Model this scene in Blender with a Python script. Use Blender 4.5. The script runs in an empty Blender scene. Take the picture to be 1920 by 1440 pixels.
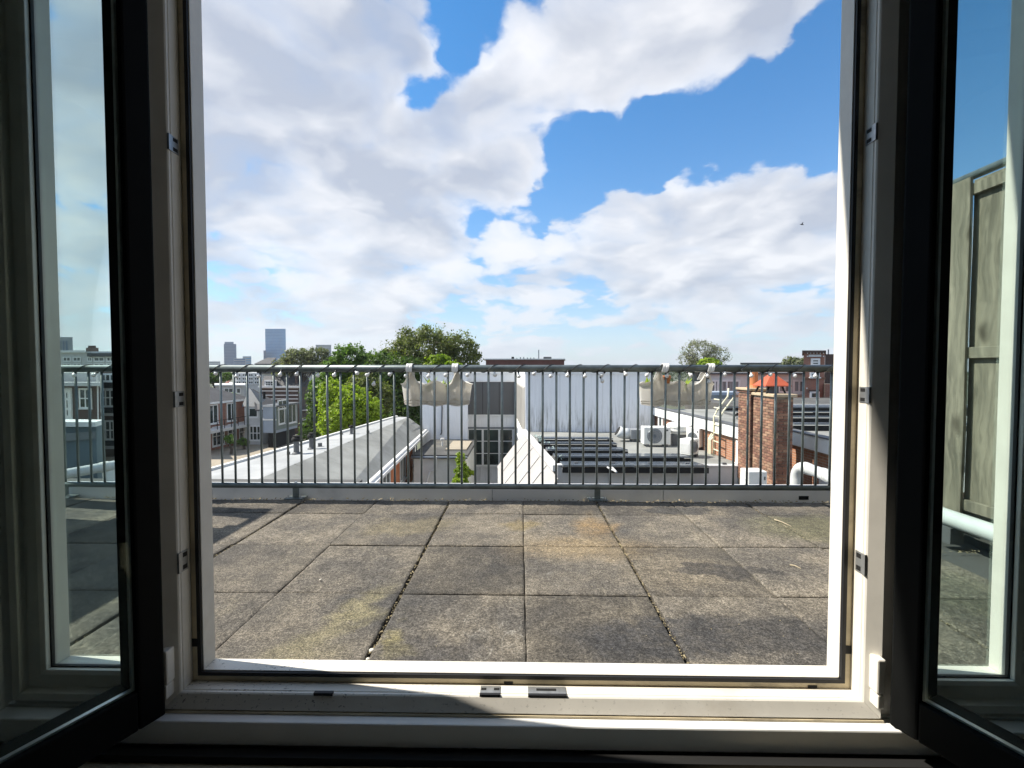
import bpy, bmesh, math, random
from mathutils import Vector, Matrix, noise as mnoise
random.seed(7)
R = math.radians
scene = bpy.context.scene
col = scene.collection

# ------------------------------------------------------------------ camera
H = 0.90                                  # camera height above the terrace deck (deck top = z 0)
F = 860.0                                 # focal length in photo pixels (1920 wide)
YAW, PITCH = 1.04, 1.87
cam_d = bpy.data.cameras.new('camera'); cam = bpy.data.objects.new('camera', cam_d); col.objects.link(cam)
cam_d.sensor_width = 36.0; cam_d.lens = F / 1920 * 36
cam_d.clip_start = 0.02; cam_d.clip_end = 9000
cam.location = (0, 0, H); cam.rotation_euler = (R(90 - PITCH), 0, R(YAW))
scene.camera = cam
_f = Vector((-math.sin(R(YAW)) * math.cos(R(PITCH)), math.cos(R(YAW)) * math.cos(R(PITCH)), -math.sin(R(PITCH))))
_r = Vector((math.cos(R(YAW)), math.sin(R(YAW)), 0)); _u = _r.cross(_f)
def ray(px, py): return _f + _r * ((px - 960) / F) + _u * ((720 - py) / F)
def P(px, py, Y):
    d = ray(px, py); return Vector((0, 0, H)) + d * (Y / d.y)
def PZ(px, py, z):
    d = ray(px, py); return Vector((0, 0, H)) + d * ((z - H) / d.z)

# ------------------------------------------------------------------ light: sun + sky with clouds
SUN_EL, SUN_AZ = 48.0, 8.0                # azimuth: degrees in front of the facade plane, from the left
sv = Vector((-math.cos(R(SUN_EL)) * math.cos(R(SUN_AZ)), math.cos(R(SUN_EL)) * math.sin(R(SUN_AZ)), math.sin(R(SUN_EL))))
sl = bpy.data.lights.new('sun', 'SUN'); so = bpy.data.objects.new('sun', sl); col.objects.link(so)
sl.energy = 4.2; sl.angle = R(0.5); sl.color = (1.0, 0.93, 0.82)
so.rotation_euler = sv.to_track_quat('Z', 'Y').to_euler(); so.location = (-20, 10, 40)

world = bpy.data.worlds.new('World'); scene.world = world; world.use_nodes = True
wt = world.node_tree; wt.nodes.clear()
class NT:
    def __init__(s, t): s.t = t
    def n(s, typ, **kw):
        x = s.t.nodes.new(typ)
        for k, v in kw.items(): setattr(x, k, v)
        return x
    def lk(s, a, b): s.t.links.new(a, b)
    def put(s, sock, v):
        if isinstance(v, bpy.types.NodeSocket): s.lk(v, sock)
        else: sock.default_value = v
    def m(s, op, a, b=0.0, c=None, clamp=False):
        x = s.n('ShaderNodeMath', operation=op, use_clamp=clamp)
        s.put(x.inputs[0], a); s.put(x.inputs[1], b)
        if c is not None: s.put(x.inputs[2], c)
        return x.outputs[0]
    def vm(s, op, a, b=None, scale=None):
        x = s.n('ShaderNodeVectorMath', operation=op); s.put(x.inputs[0], a)
        if b is not None: s.put(x.inputs[1], b)
        if scale is not None: s.put(x.inputs['Scale'], scale)
        return x.outputs['Value'] if op in ('DOT_PRODUCT', 'LENGTH') else x.outputs[0]
    def ss(s, v, lo, hi, a=0.0, b=1.0):
        x = s.n('ShaderNodeMapRange', interpolation_type='SMOOTHSTEP')
        s.put(x.inputs[0], v); x.inputs[1].default_value = lo; x.inputs[2].default_value = hi
        x.inputs[3].default_value = a; x.inputs[4].default_value = b
        return x.outputs[0]
    def noise(s, vec, scale, detail=4, rough=0.5, color=False, dist=0.0):
        x = s.n('ShaderNodeTexNoise'); s.put(x.inputs['Vector'], vec)
        x.inputs['Scale'].default_value = scale; x.inputs['Detail'].default_value = detail
        x.inputs['Roughness'].default_value = rough; x.inputs['Distortion'].default_value = dist
        return x.outputs['Color'] if color else x.outputs['Fac']
    def mix(s, f, a, b, mode='MIX'):
        x = s.n('ShaderNodeMix', data_type='RGBA', blend_type=mode)
        s.put(x.inputs[0], f); s.put(x.inputs[6], a); s.put(x.inputs[7], b)
        return x.outputs[2]
W = NT(wt)
sky = W.n('ShaderNodeTexSky', sky_type='NISHITA'); sky.sun_disc = False
sky.sun_elevation = R(SUN_EL); sky.sun_rotation = math.atan2(sv.x, sv.y)
sky.air_density = 1.0; sky.dust_density = 0.6; sky.ozone_density = 1.6
d0 = W.n('ShaderNodeTexCoord').outputs['Generated']
d = W.vm('NORMALIZE', d0)
sep = W.n('ShaderNodeSeparateXYZ'); W.lk(d, sep.inputs[0]); dz = sep.outputs[2]
zc = W.m('MAXIMUM', dz, 0.0)
k = W.m('DIVIDE', 1.0, W.m('ADD', zc, 0.34))
p = W.vm('SCALE', W.vm('MULTIPLY', d, (1.0, 1.0, 1.35)), scale=k)
wn = W.vm('SUBTRACT', W.noise(p, 2.0, 4, 0.5, True), (0.5, 0.5, 0.5))
wf_ = W.vm('SUBTRACT', W.noise(p, 9.0, 5, 0.6, True), (0.5, 0.5, 0.5))
p2 = W.vm('ADD', W.vm('ADD', p, W.vm('SCALE', wn, scale=0.40)), W.vm('SCALE', wf_, scale=0.07))
def billow(vec, scale, detail):
    x = W.n('ShaderNodeTexVoronoi', feature='F1'); W.put(x.inputs['Vector'], vec)
    x.inputs['Scale'].default_value = scale; x.inputs['Detail'].default_value = detail; x.inputs['Roughness'].default_value = 0.55
    x.inputs['Lacunarity'].default_value = 2.1
    return W.m('SUBTRACT', 1.0, x.outputs['Distance'])
def density(vec, det):
    return W.m('MULTIPLY_ADD', W.m('SUBTRACT', W.noise(vec, 2.4, det, 0.58), 0.5), 1.25, W.m('MULTIPLY', W.m('SUBTRACT', billow(vec, 4.2, 2 if det > 8 else 1), 0.60), 0.42))
n1 = density(p2, 9)
n2 = density(W.vm('ADD', p2, (-0.050, 0.01, 0.062)), 4)
nl = W.noise(p2, 1.5, 3, 0.5)
dw = W.vm('NORMALIZE', W.vm('ADD', W.vm('ADD', d, W.vm('SCALE', wn, scale=0.22)), W.vm('SCALE', wf_, scale=0.05)))
def blob(px, py, rin, rout):
    c = ray(px, py).normalized(); sc_ = c.dot(_f)
    dt = W.vm('DOT_PRODUCT', dw, tuple(c))
    return W.ss(dt, math.cos(rout / F * sc_), math.cos(rin / F * sc_))
bias = 0.80
for (x_, y_, a_, b_, amp) in [
    # gaps of open sky
    (880, 25, 10, 110, -.34), (785, 178, 0, 62, -.30), (850, 118, 0, 58, -.30), (865, 70, 0, 50, -.18), (1440, 215, 10, 140, -.40), (1540, 170, 20, 150, -.40), (1310, 240, 10, 115, -.38),
    (1195, 262, 0, 95, -.32), (1110, 305, 0, 85, -.32), (1055, 350, 0, 70, -.30), (1012, 400, 0, 60, -.28), (1550, 60, 0, 90, -.22),
    (885, 420, 0, 60, -.18), (1100, 600, 0, 110, -.10), (1720, 150, 60, 220, -.34), (1840, 150, 60, 240, -.30),
    # banks of cloud
    (560, 190, 160, 440, .16), (960, 250, 50, 165, .16), (800, 85, 0, 70, .12), (1310, 440, 80, 215, .30), (1490, 410, 50, 165, .28),
    (1340, 75, 40, 160, .34), (1180, 50, 50, 170, .26), (1090, 140, 20, 110, .14), (1170, 212, 0, 40, .22), (640, 420, 100, 300, .18), (150, 300, 150, 400, .12)]:
    bias = W.m('MULTIPLY_ADD', blob(x_, y_, a_, b_), amp, bias)
cov = W.m('ADD', n1, bias)
alpha = W.m('MULTIPLY_ADD', W.ss(cov, 0.44, 0.62), 0.72, W.m('MULTIPLY', W.ss(cov, 0.40, 0.95), 0.28))
edge = W.ss(cov, 0.52, 0.98)
lit = W.m('SUBTRACT', n1, n2)
m1 = W.noise(p2, 2.4, 3, 0.5); m2 = W.noise(W.vm('ADD', p2, (-0.15, 0.03, 0.17)), 2.4, 2, 0.5)
lit2 = W.m('SUBTRACT', m1, m2)
shade = W.m('MULTIPLY', edge, W.m('MULTIPLY_ADD', W.ss(nl, 0.36, 0.64), 0.42, 0.30))
val = W.m('ADD', W.m('MULTIPLY_ADD', lit, 1.45, 0.86), W.m('MULTIPLY_ADD', lit2, 2.3, W.m('MULTIPLY', shade, -0.70)), clamp=True)
ccol = W.mix(val, (2.65, 2.90, 3.45, 1), (5.25, 5.25, 5.35, 1))
hz = W.m('POWER', 2.718, W.m('MULTIPLY', zc, -5.6))
skyc = W.mix(W.m('MULTIPLY_ADD', hz, -0.7, 0.95), sky.outputs[0], W.vm('MULTIPLY', sky.outputs[0], (0.15, 0.70, 1.04)))
s1 = W.mix(W.m('MULTIPLY', alpha, 0.96), skyc, ccol)
s2 = W.mix(W.m('MULTIPLY', hz, 0.82), s1, (3.45, 3.75, 4.2, 1))
bg = W.n('ShaderNodeBackground'); W.lk(s2, bg.inputs[0]); bg.inputs[1].default_value = 0.10
wo = W.n('ShaderNodeOutputWorld'); W.lk(bg.outputs[0], wo.inputs[0])
world.cycles.sampling_method = 'MANUAL'; world.cycles.sample_map_resolution = 512

scene.render.engine = 'CYCLES'
vs = scene.view_settings
vs.view_transform = 'Standard'; vs.look = 'None'; vs.exposure = 1.0; vs.gamma = 1.0; vs.use_curve_mapping = False
cy = scene.cycles
cy.use_denoising = True; cy.denoiser = 'OPENIMAGEDENOISE'
cy.max_bounces = 7; cy.diffuse_bounces = 3; cy.glossy_bounces = 3; cy.transparent_max_bounces = 12; cy.transmission_bounces = 4
cy.sample_clamp_indirect = 6.0; cy.caustics_reflective = False; cy.caustics_refractive = False

# ------------------------------------------------------------------ materials
def newmat(name):
    m = bpy.data.materials.new(name); m.use_nodes = True; t = m.node_tree; t.nodes.clear()
    g = NT(t); o = g.n('ShaderNodeOutputMaterial'); b = g.n('ShaderNodeBsdfPrincipled'); g.lk(b.outputs[0], o.inputs[0])
    return m, g, b, o
def c4(c): return (c[0], c[1], c[2], 1)
def mat(name, c, rough=0.6, var=0.18, scale=6.0, metal=0.0, bump=0.0, bscale=60.0, dirt=0.0, dirtc=(.05, .045, .035), spec=0.5, stretch=(1, 1, 1)):
    m, g, b, o = newmat(name)
    tc = g.n('ShaderNodeTexCoord').outputs['Object']
    v = g.vm('MULTIPLY', tc, stretch)
    n = g.noise(v, scale, 6, 0.6)
    lo = tuple(x * (1 - var) for x in c); hi = tuple(min(1, x * (1 + var)) for x in c)
    cc = g.mix(g.ss(n, 0.3, 0.7), c4(lo), c4(hi))
    if dirt > 0:
        dn = g.noise(v, scale * 0.45, 7, 0.68)
        cc = g.mix(g.m('MULTIPLY', g.ss(dn, 0.52, 0.74), dirt), cc, c4(dirtc))
    g.lk(cc, b.inputs['Base Color'])
    b.inputs['Roughness'].default_value = rough; b.inputs['Metallic'].default_value = metal
    b.inputs['Specular IOR Level'].default_value = spec
    if bump > 0:
        bn = g.n('ShaderNodeBump'); bn.inputs['Strength'].default_value = bump; bn.inputs['Distance'].default_value = 0.01
        g.lk(g.noise(v, bscale, 4, 0.6), bn.inputs['Height']); g.lk(bn.outputs[0], b.inputs['Normal'])
    return m
def brickmat(name, axis, c1, c2, mortar, bw=0.22, bh=0.065):
    m, g, b, o = newmat(name)
    tc = g.n('ShaderNodeTexCoord').outputs['Object']
    s = g.n('ShaderNodeSeparateXYZ'); g.lk(tc, s.inputs[0])
    cb = g.n('ShaderNodeCombineXYZ'); g.lk(s.outputs[0 if axis == 'x' else 1], cb.inputs[0]); g.lk(s.outputs[2], cb.inputs[1])
    br = g.n('ShaderNodeTexBrick'); g.lk(cb.outputs[0], br.inputs['Vector'])
    br.inputs['Scale'].default_value = 1.0; br.inputs['Brick Width'].default_value = bw; br.inputs['Row Height'].default_value = bh
    br.inputs['Mortar Size'].default_value = 0.007; br.inputs['Color1'].default_value = c4(c1); br.inputs['Color2'].default_value = c4(c2)
    br.inputs['Mortar'].default_value = c4(mortar)
    n = g.noise(tc, 1.6, 5, 0.6)
    cc = g.mix(g.ss(n, .35, .75), br.outputs[0], c4(tuple(x * .55 for x in c1)))
    cc = g.mix(0.45, br.outputs[0], cc)
    g.lk(cc, b.inputs['Base Color']); b.inputs['Roughness'].default_value = 0.85
    bn = g.n('ShaderNodeBump'); bn.inputs['Strength'].default_value = 0.6; bn.inputs['Distance'].default_value = 0.01; bn.invert = True
    g.lk(br.outputs['Fac'], bn.inputs['Height']); g.lk(bn.outputs[0], b.inputs['Normal'])
    return m
def streakwall(name, c, streakc, amount, zlow, zhigh):
    m, g, b, o = newmat(name)
    tc = g.n('ShaderNodeTexCoord').outputs['Object']
    st = g.noise(g.vm('MULTIPLY', tc, (1.3, 1.3, 0.10)), 2.2, 6, 0.65)
    fine = g.noise(g.vm('MULTIPLY', tc, (6, 6, 0.6)), 2.0, 5, 0.6)
    s = g.n('ShaderNodeSeparateXYZ'); g.lk(tc, s.inputs[0])
    low = g.ss(s.outputs[2], zlow, zhigh, 1.0, 0.12)
    a = g.m('MULTIPLY', g.m('MULTIPLY', g.ss(g.m('MULTIPLY_ADD', fine, 0.5, g.m('MULTIPLY', st, 0.5)), .46, .66), low), amount)
    cc = g.mix(a, c4(c), c4(streakc)); g.lk(cc, b.inputs['Base Color']); b.inputs['Roughness'].default_value = 0.7
    return m
def glassmat(name, tint, gloss=0.12, rough=0.01):
    m, g, b, o = newmat(name); g.t.nodes.remove(b)
    tr = g.n('ShaderNodeBsdfTransparent'); tr.inputs[0].default_value = c4(tint)
    gl = g.n('ShaderNodeBsdfGlossy'); gl.inputs['Roughness'].default_value = rough; gl.inputs[0].default_value = (.9, 1, .96, 1)
    fr = g.n('ShaderNodeFresnel'); fr.inputs[0].default_value = 1.45
    mx = g.n('ShaderNodeMixShader'); g.lk(g.m('MULTIPLY', fr.outputs[0], gloss, clamp=True), mx.inputs[0])
    g.lk(tr.outputs[0], mx.inputs[1]); g.lk(gl.outputs[0], mx.inputs[2]); g.lk(mx.outputs[0], o.inputs[0])
    return m
def leafmat(name, c1, c2, trans=0.35):
    m, g, b, o = newmat(name); g.t.nodes.remove(b)
    geo = g.n('ShaderNodeNewGeometry'); tc = g.n('ShaderNodeTexCoord').outputs['Object']
    n = g.noise(tc, 0.55, 4, 0.65)
    f = g.m('ADD', g.m('MULTIPLY', g.ss(n, .34, .66), 0.6), g.m('MULTIPLY', geo.outputs['Random Per Island'], 0.4))
    cc = g.mix(f, c4(c1), c4(c2))
    df = g.n('ShaderNodeBsdfPrincipled'); g.lk(cc, df.inputs['Base Color']); df.inputs['Roughness'].default_value = 0.5
    df.inputs['Specular IOR Level'].default_value = 0.3
    tl = g.n('ShaderNodeBsdfTranslucent'); g.lk(g.vm('MULTIPLY', cc, (1.5, 1.7, .7)), tl.inputs[0])
    mx = g.n('ShaderNodeMixShader'); mx.inputs[0].default_value = trans
    g.lk(df.outputs[0], mx.inputs[1]); g.lk(tl.outputs[0], mx.inputs[2]); g.lk(mx.outputs[0], o.inputs[0])
    return m

WHITE = mat('white_paint', (.78, .78, .76), .45, .05, 4, dirt=.12, dirtc=(.45, .43, .38))
OFFW = mat('off_white_paint', (.58, .58, .57), .6, .08, 2, dirt=.2, dirtc=(.4, .4, .37))
GREYW = mat('grey_render', (.66, .66, .63), .8, .08, 1.2, dirt=.3, dirtc=(.33, .33, .30))
PVC = mat('frame_white', (.74, .71, .64), .38, .06, 9, dirt=.25, dirtc=(.42, .36, .26))
PVCD = mat('frame_dirty', (.62, .53, .36), .5, .18, 14, dirt=.75, dirtc=(.07, .05, .03), stretch=(.6, 1, 1))
GASKET = mat('rubber_gasket', (.012, .012, .014), .6, .2)
SASHM = mat('sash_dark', (.004, .0045, .0045), .7, .2, 10, spec=.12)
ALU = mat('aluminium', (.62, .63, .63), .35, .08, 20, metal=.8)
PLATE = mat('galvanised_plate', (.42, .43, .43), .4, .15, 50, metal=.7)
BLACK = mat('black_void', (.006, .006, .006), .8, .1)
ROOMW = mat('room_plaster', (.76, .76, .72), .9, .06, 2)
ROOMF = mat('room_floor_board', (.46, .38, .28), .7, .2, 3)
WOODS = mat('painted_wood_sill', (.50, .44, .32), .5, .15, 5, dirt=.3, dirtc=(.2, .16, .1), stretch=(.2, 3, 3))
GALV = mat('galvanised_steel', (.16, .19, .19), .42, .22, 14, metal=.55, dirt=.25, dirtc=(.06, .065, .06))
PIPE = mat('grey_plastic_pipe', (.58, .60, .59), .45, .08, 6, dirt=.25, dirtc=(.36, .37, .35))
TRIM = mat('roof_edge_trim', (.90, .905, .91), .5, .04, 4, dirt=.3, dirtc=(.34, .34, .32))
PLAST = mat('cream_plastic', (.88, .865, .82), .5, .05, 8, dirt=.22, dirtc=(.55, .49, .40))
_g = NT(PLAST.node_tree); _o = [n_ for n_ in PLAST.node_tree.nodes if n_.type == 'OUTPUT_MATERIAL'][0]; _b = [n_ for n_ in PLAST.node_tree.nodes if n_.type == 'BSDF_PRINCIPLED'][0]
_t = _g.n('ShaderNodeBsdfTranslucent'); _t.inputs[0].default_value = (.82, .79, .73, 1); _m = _g.n('ShaderNodeMixShader'); _m.inputs[0].default_value = .38
_g.lk(_b.outputs[0], _m.inputs[1]); _g.lk(_t.outputs[0], _m.inputs[2]); _g.lk(_m.outputs[0], _o.inputs[0])
BULB = mat('frosted_bulb', (.85, .86, .85), .15, .04)
WIRE = mat('black_wire', (.012, .012, .012), .5, .1)
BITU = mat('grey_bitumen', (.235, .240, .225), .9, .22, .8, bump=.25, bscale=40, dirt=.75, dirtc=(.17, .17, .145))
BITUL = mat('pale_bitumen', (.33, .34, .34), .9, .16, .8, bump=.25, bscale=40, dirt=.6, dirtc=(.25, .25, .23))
BITUD = mat('dark_bitumen', (.075, .075, .072), .9, .25, 1.0, dirt=.5, dirtc=(.22, .2, .15))
BROWNR = mat('sandy_roof', (.30, .26, .20), .9, .12, .4, dirt=.3, dirtc=(.2, .17, .13))
SLATE = mat('slate_roof', (.06, .06, .063), .75, .22, 1.4, bump=.5, bscale=8)
ZINC = mat('zinc_roof', (.12, .13, .14), .55, .12, 1.5)
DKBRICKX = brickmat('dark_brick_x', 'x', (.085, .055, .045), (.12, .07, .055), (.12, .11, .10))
BRICKX = brickmat('red_brick_x', 'x', (.36, .14, .085), (.28, .11, .075), (.34, .30, .25))
BRICKY = brickmat('red_brick_y', 'y', (.42, .19, .10), (.33, .14, .08), (.40, .35, .28))
PANEL_O = mat('orange_brick_panel', (.46, .16, .07), .8, .15, 3)
BLUEG = mat('blue_grey_panel', (.30, .35, .42), .55, .06, 1)
GREENG = mat('grey_green_board', (.18, .22, .20), .7, .1, 2)
DKGREY = mat('dark_grey_panel', (.105, .108, .112), .6, .06, 1)
WINGL = mat('window_glass_dark', (.03, .045, .042), .06, .5, .8, spec=.8)
SOLAR = mat('solar_cell', (.065, .080, .100), .22, .3, 2, spec=.9)
SOLFR = mat('solar_frame', (.20, .22, .24), .4, .1, 5, metal=.6)
ACW = mat('air_con_casing', (.74, .74, .70), .45, .05, 3, dirt=.2, dirtc=(.5, .48, .42))
ACG = mat('air_con_grille', (.30, .31, .31), .5, .1, 30)
TERRA = mat('terracotta', (.46, .17, .06), .7, .15, 5)
ORANGE = mat('orange_metal', (.42, .085, .035), .55, .12, 4)
SAND = mat('sandstone_cap', (.45, .36, .24), .85, .15, 6)
TOWER1 = mat('tower_blue_dark', (.035, .09, .19), .3, .15, .05, spec=.6)
TOWER2 = mat('tower_blue_pale', (.06, .24, .44), .3, .10, .03, spec=.6)
TOWER3 = mat('tower_grey', (.30, .31, .33), .6, .10, .05)
BARK = mat('bark', (.075, .06, .045), .9, .3, 3, bump=.6, bscale=12)
MORTAR = mat('mortar_core', (.24, .20, .155), .95, .2, 12)
def brickpiece(name, c):
    m = mat(name, c, .88, .25, 9, bump=.5, bscale=40); g = NT(m.node_tree); b = [n_ for n_ in m.node_tree.nodes if n_.type == 'BSDF_PRINCIPLED'][0]
    src = b.inputs['Base Color'].links[0].from_socket; oi = g.n('ShaderNodeObjectInfo'); geo = g.n('ShaderNodeNewGeometry')
    c_ = g.vm('SCALE', src, scale=g.m('MULTIPLY_ADD', oi.outputs['Random'], .42, .70))
    soot = g.ss(g.noise(geo.outputs['Position'], 3.2, 5, .65), .46, .68)
    g.lk(g.mix(g.m('MULTIPLY', soot, .55), c_, (.06, .04, .03, 1)), b.inputs['Base Color']); return m
BR = [brickpiece('brick_a', (.29, .155, .098)), brickpiece('brick_b', (.20, .098, .066)), brickpiece('brick_c', (.32, .195, .125))]
def woodmat(name, c1, c2, off):
    m, g, b, o = newmat(name)
    tc = g.vm('ADD', g.n('ShaderNodeTexCoord').outputs['Object'], off)
    w = g.vm('ADD', tc, g.vm('SCALE', g.vm('SUBTRACT', g.noise(g.vm('MULTIPLY', tc, (2, 2, 1.2)), 2.5, 3, .5, True), (.5, .5, .5)), scale=.10))
    grain = g.noise(g.vm('MULTIPLY', w, (22, 22, .9)), 2.2, 5, .62); broad = g.noise(g.vm('MULTIPLY', w, (3, 3, .5)), 2.4, 5, .6)
    vo = g.n('ShaderNodeTexVoronoi'); g.lk(g.vm('MULTIPLY', w, (3.2, 3.2, 1.5)), vo.inputs['Vector']); vo.inputs['Scale'].default_value = 1.6
    f = g.m('MULTIPLY_ADD', g.ss(grain, .34, .66), .6, g.m('MULTIPLY', g.ss(broad, .34, .66), .4))
    cc = g.mix(f, c4(c1), c4(c2)); cc = g.mix(g.m('MULTIPLY', g.ss(vo.outputs['Distance'], .06, .20, 1, 0), .8), cc, (.05, .042, .03, 1))
    s_ = g.n('ShaderNodeSeparateXYZ'); g.lk(tc, s_.inputs[0])
    g.lk(cc, b.inputs['Base Color']); b.inputs['Roughness'].default_value = .9; b.inputs['Specular IOR Level'].default_value = .2
    bn = g.n('ShaderNodeBump'); bn.inputs['Strength'].default_value = .5; bn.inputs['Distance'].default_value = .004; g.lk(grain, bn.inputs['Height']); g.lk(bn.outputs[0], b.inputs['Normal'])
    return m
FENCE = [woodmat('fence_wood_a', (.115, .105, .082), (.30, .268, .205), (0, 0, 0)), woodmat('fence_wood_b', (.10, .09, .066), (.26, .225, .16), (3, 1, 2))]
GLASS = glassmat('green_tinted_glass', (.93, .985, .972), .35)
GLASSF = glassmat('fixed_pane_glass', (.96, .99, .985), .35)
GROUND = mat('ground_earth', (.09, .10, .06), .95, .3, .05)
L_OLIVE = leafmat('leaf_olive', (.06, .082, .022), (.19, .21, .065))
L_DARK = leafmat('leaf_dark', (.03, .062, .018), (.11, .17, .038))
L_MID = leafmat('leaf_mid', (.055, .11, .022), (.15, .24, .042))
L_BRIGHT = leafmat('leaf_bright', (.085, .155, .014), (.36, .44, .045), .40)
L_PALE = leafmat('leaf_pale', (.10, .115, .065), (.20, .21, .13))
L_GREY = leafmat('leaf_grey', (.12, .125, .085), (.30, .30, .23))
L_FAR = leafmat('leaf_far', (.045, .06, .04), (.08, .10, .055))

# rubber tile: granulate, moss and stains placed in world metres (tile material uses world position)
def rubbermat():
    m, g, b, o = newmat('rubber_granulate')
    geo = g.n('ShaderNodeNewGeometry'); pos = geo.outputs['Position']
    oi = g.n('ShaderNodeObjectInfo')
    fine = g.noise(pos, 330, 3, 0.7); mid = g.noise(pos, 26, 5, 0.65); large = g.noise(pos, 2.6, 6, 0.6); lg2 = g.noise(g.vm('ADD', pos, (7, 3, 1)), 1.3, 5, 0.6)
    base = g.mix(g.ss(large, .35, .68), (.070, .064, .056, 1), (.150, .131, .102, 1))
    base = g.mix(g.m('MULTIPLY', g.ss(lg2, .52, .7), .7), base, (.046, .045, .044, 1))
    base = g.vm('SCALE', base, scale=g.m('MULTIPLY_ADD', oi.outputs['Random'], .50, .78))
    scuff = g.noise(g.vm('MULTIPLY', pos, (1.0, .35, 1.0)), 7.5, 7, .72)
    base = g.mix(g.m('MULTIPLY', g.ss(scuff, .53, .72), .55), base, (.20, .175, .13, 1))
    warp = g.vm('ADD', pos, g.vm('SCALE', g.vm('SUBTRACT', g.noise(pos, 5, 4, .6, True), (.5, .5, .5)), scale=.34))
    def spot(x, y, rx, ry, rot, c, a, soft=.45):
        nonlocal base
        q = g.n('ShaderNodeMapping', vector_type='TEXTURE'); g.lk(warp, q.inputs[0])
        q.inputs[1].default_value = (x, y, 0); q.inputs[2].default_value = (0, 0, R(rot)); q.inputs[3].default_value = (rx, ry, 1e3)
        l = g.vm('LENGTH', q.outputs[0])
        base = g.mix(g.m('MULTIPLY', g.ss(l, soft, 1.0, 1.0, 0.0), g.m('MULTIPLY', g.ss(mid, .28, .62, .55, 1.0), a)), base, c4(c))
    spot(.42, 2.62, .17, .26, 0, (.26, .165, .065), .6, .05)          # rust coloured stain by the joint
    spot(.30, 2.30, .55, .26, 0, (.25, .185, .10), .65, .1)
    spot(-.62, 1.66, .10, .36, -18, (.215, .19, .105), .65, .15)     # moss trail
    spot(-.70, 1.42, .22, .16, 0, (.18, .16, .095), .6, .15)
    spot(-.42, 1.46, .06, .16, 10, (0.210, 0.182, 0.070), .6, .3)
    spot(-.62, 2.58, .36, .16, 10, (0.161, 0.137, 0.084), .6)
    spot(.02, 2.62, .16, .12, 0, (0.210, 0.161, 0.070), .6)
    spot(.70, 2.02, .30, .22, 20, (0.182, 0.154, 0.112), .65)
    spot(.92, 2.03, .28, .07, -12, (0.048, 0.045, 0.042), .9, .7)     # dried puddle outlines
    spot(.45, 1.53, .36, .16, 5, (0.039, 0.039, 0.041), .85, .6)
    spot(.82, 1.55, .30, .17, -5, (0.039, 0.038, 0.038), .8, .6)
    spot(1.02, 2.93, .25, .10, 0, (0.046, 0.046, 0.046), .85, .8)
    spot(1.58, 2.85, .25, .09, 0, (0.056, 0.053, 0.048), .7, .7)
    spot(1.70, 2.6, .5, .3, 0, (0.140, 0.133, 0.070), .55)
    spot(1.75, 1.9, .35, .3, 0, (.10, .105, .06), .35)
    spot(-.25, 1.40, .26, .16, 0, (0.048, 0.046, 0.046), .7, .5)
    # sole prints: pale dusty ovals with a rim
    for (x, y, rot) in [(-.16, 1.60, 0), (-.04, 1.62, 8), (-.13, 1.47, 0), (-.02, 1.47, 5), (.0, 1.80, 0), (.17, 1.93, 30)]:
        q = g.n('ShaderNodeMapping', vector_type='TEXTURE'); g.lk(pos, q.inputs[0])
        q.inputs[1].default_value = (x, y, 0); q.inputs[2].default_value = (0, 0, R(rot)); q.inputs[3].default_value = (.042, .085, 1e3)
        l = g.vm('LENGTH', q.outputs[0])
        rim = g.m('MULTIPLY', g.ss(l, .86, .97), g.ss(l, .98, 1.08, 1, 0))
        tread = g.m('MULTIPLY', g.ss(l, .7, .95, 1, 0), g.ss(g.noise(pos, 140, 2, .5), .5, .62))
        a = g.m('MULTIPLY', g.m('ADD', rim, g.m('MULTIPLY', tread, .8), clamp=True), g.ss(g.noise(pos, 14, 4, .7), .42, .66, 0.0, .42))
        base = g.mix(a, base, (.26, .25, .22, 1))
    gr = g.m('MULTIPLY', g.ss(fine, .30, .72, .45, 1.65), g.ss(g.noise(pos, 150, 2, .6), .32, .68, .55, 1.5))
    gr2 = g.m('MULTIPLY', g.ss(g.noise(pos, 60, 3, .7), .3, .7, .70, 1.34), g.ss(g.noise(pos, 17, 4, .65), .3, .7, .80, 1.22))
    base = g.vm('SCALE', g.vm('SCALE', base, scale=gr), scale=gr2)
    vo = g.n('ShaderNodeTexVoronoi'); g.lk(pos, vo.inputs['Vector']); vo.inputs['Scale'].default_value = 55
    sp = g.m('MULTIPLY', g.ss(vo.outputs['Distance'], .05, .10, 1, 0), g.ss(g.noise(pos, 9, 3, .6), .56, .62))
    base = g.mix(g.m('MULTIPLY', sp, .7), base, (.42, .40, .34, 1))
    g.lk(base, b.inputs['Base Color']); b.inputs['Roughness'].default_value = .88; b.inputs['Specular IOR Level'].default_value = .35
    bn = g.n('ShaderNodeBump'); bn.inputs['Strength'].default_value = .9; bn.inputs['Distance'].default_value = .004
    g.lk(g.noise(pos, 260, 4, .7), bn.inputs['Height']); g.lk(bn.outputs[0], b.inputs['Normal'])
    return m
RUBBER = rubbermat()

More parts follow.
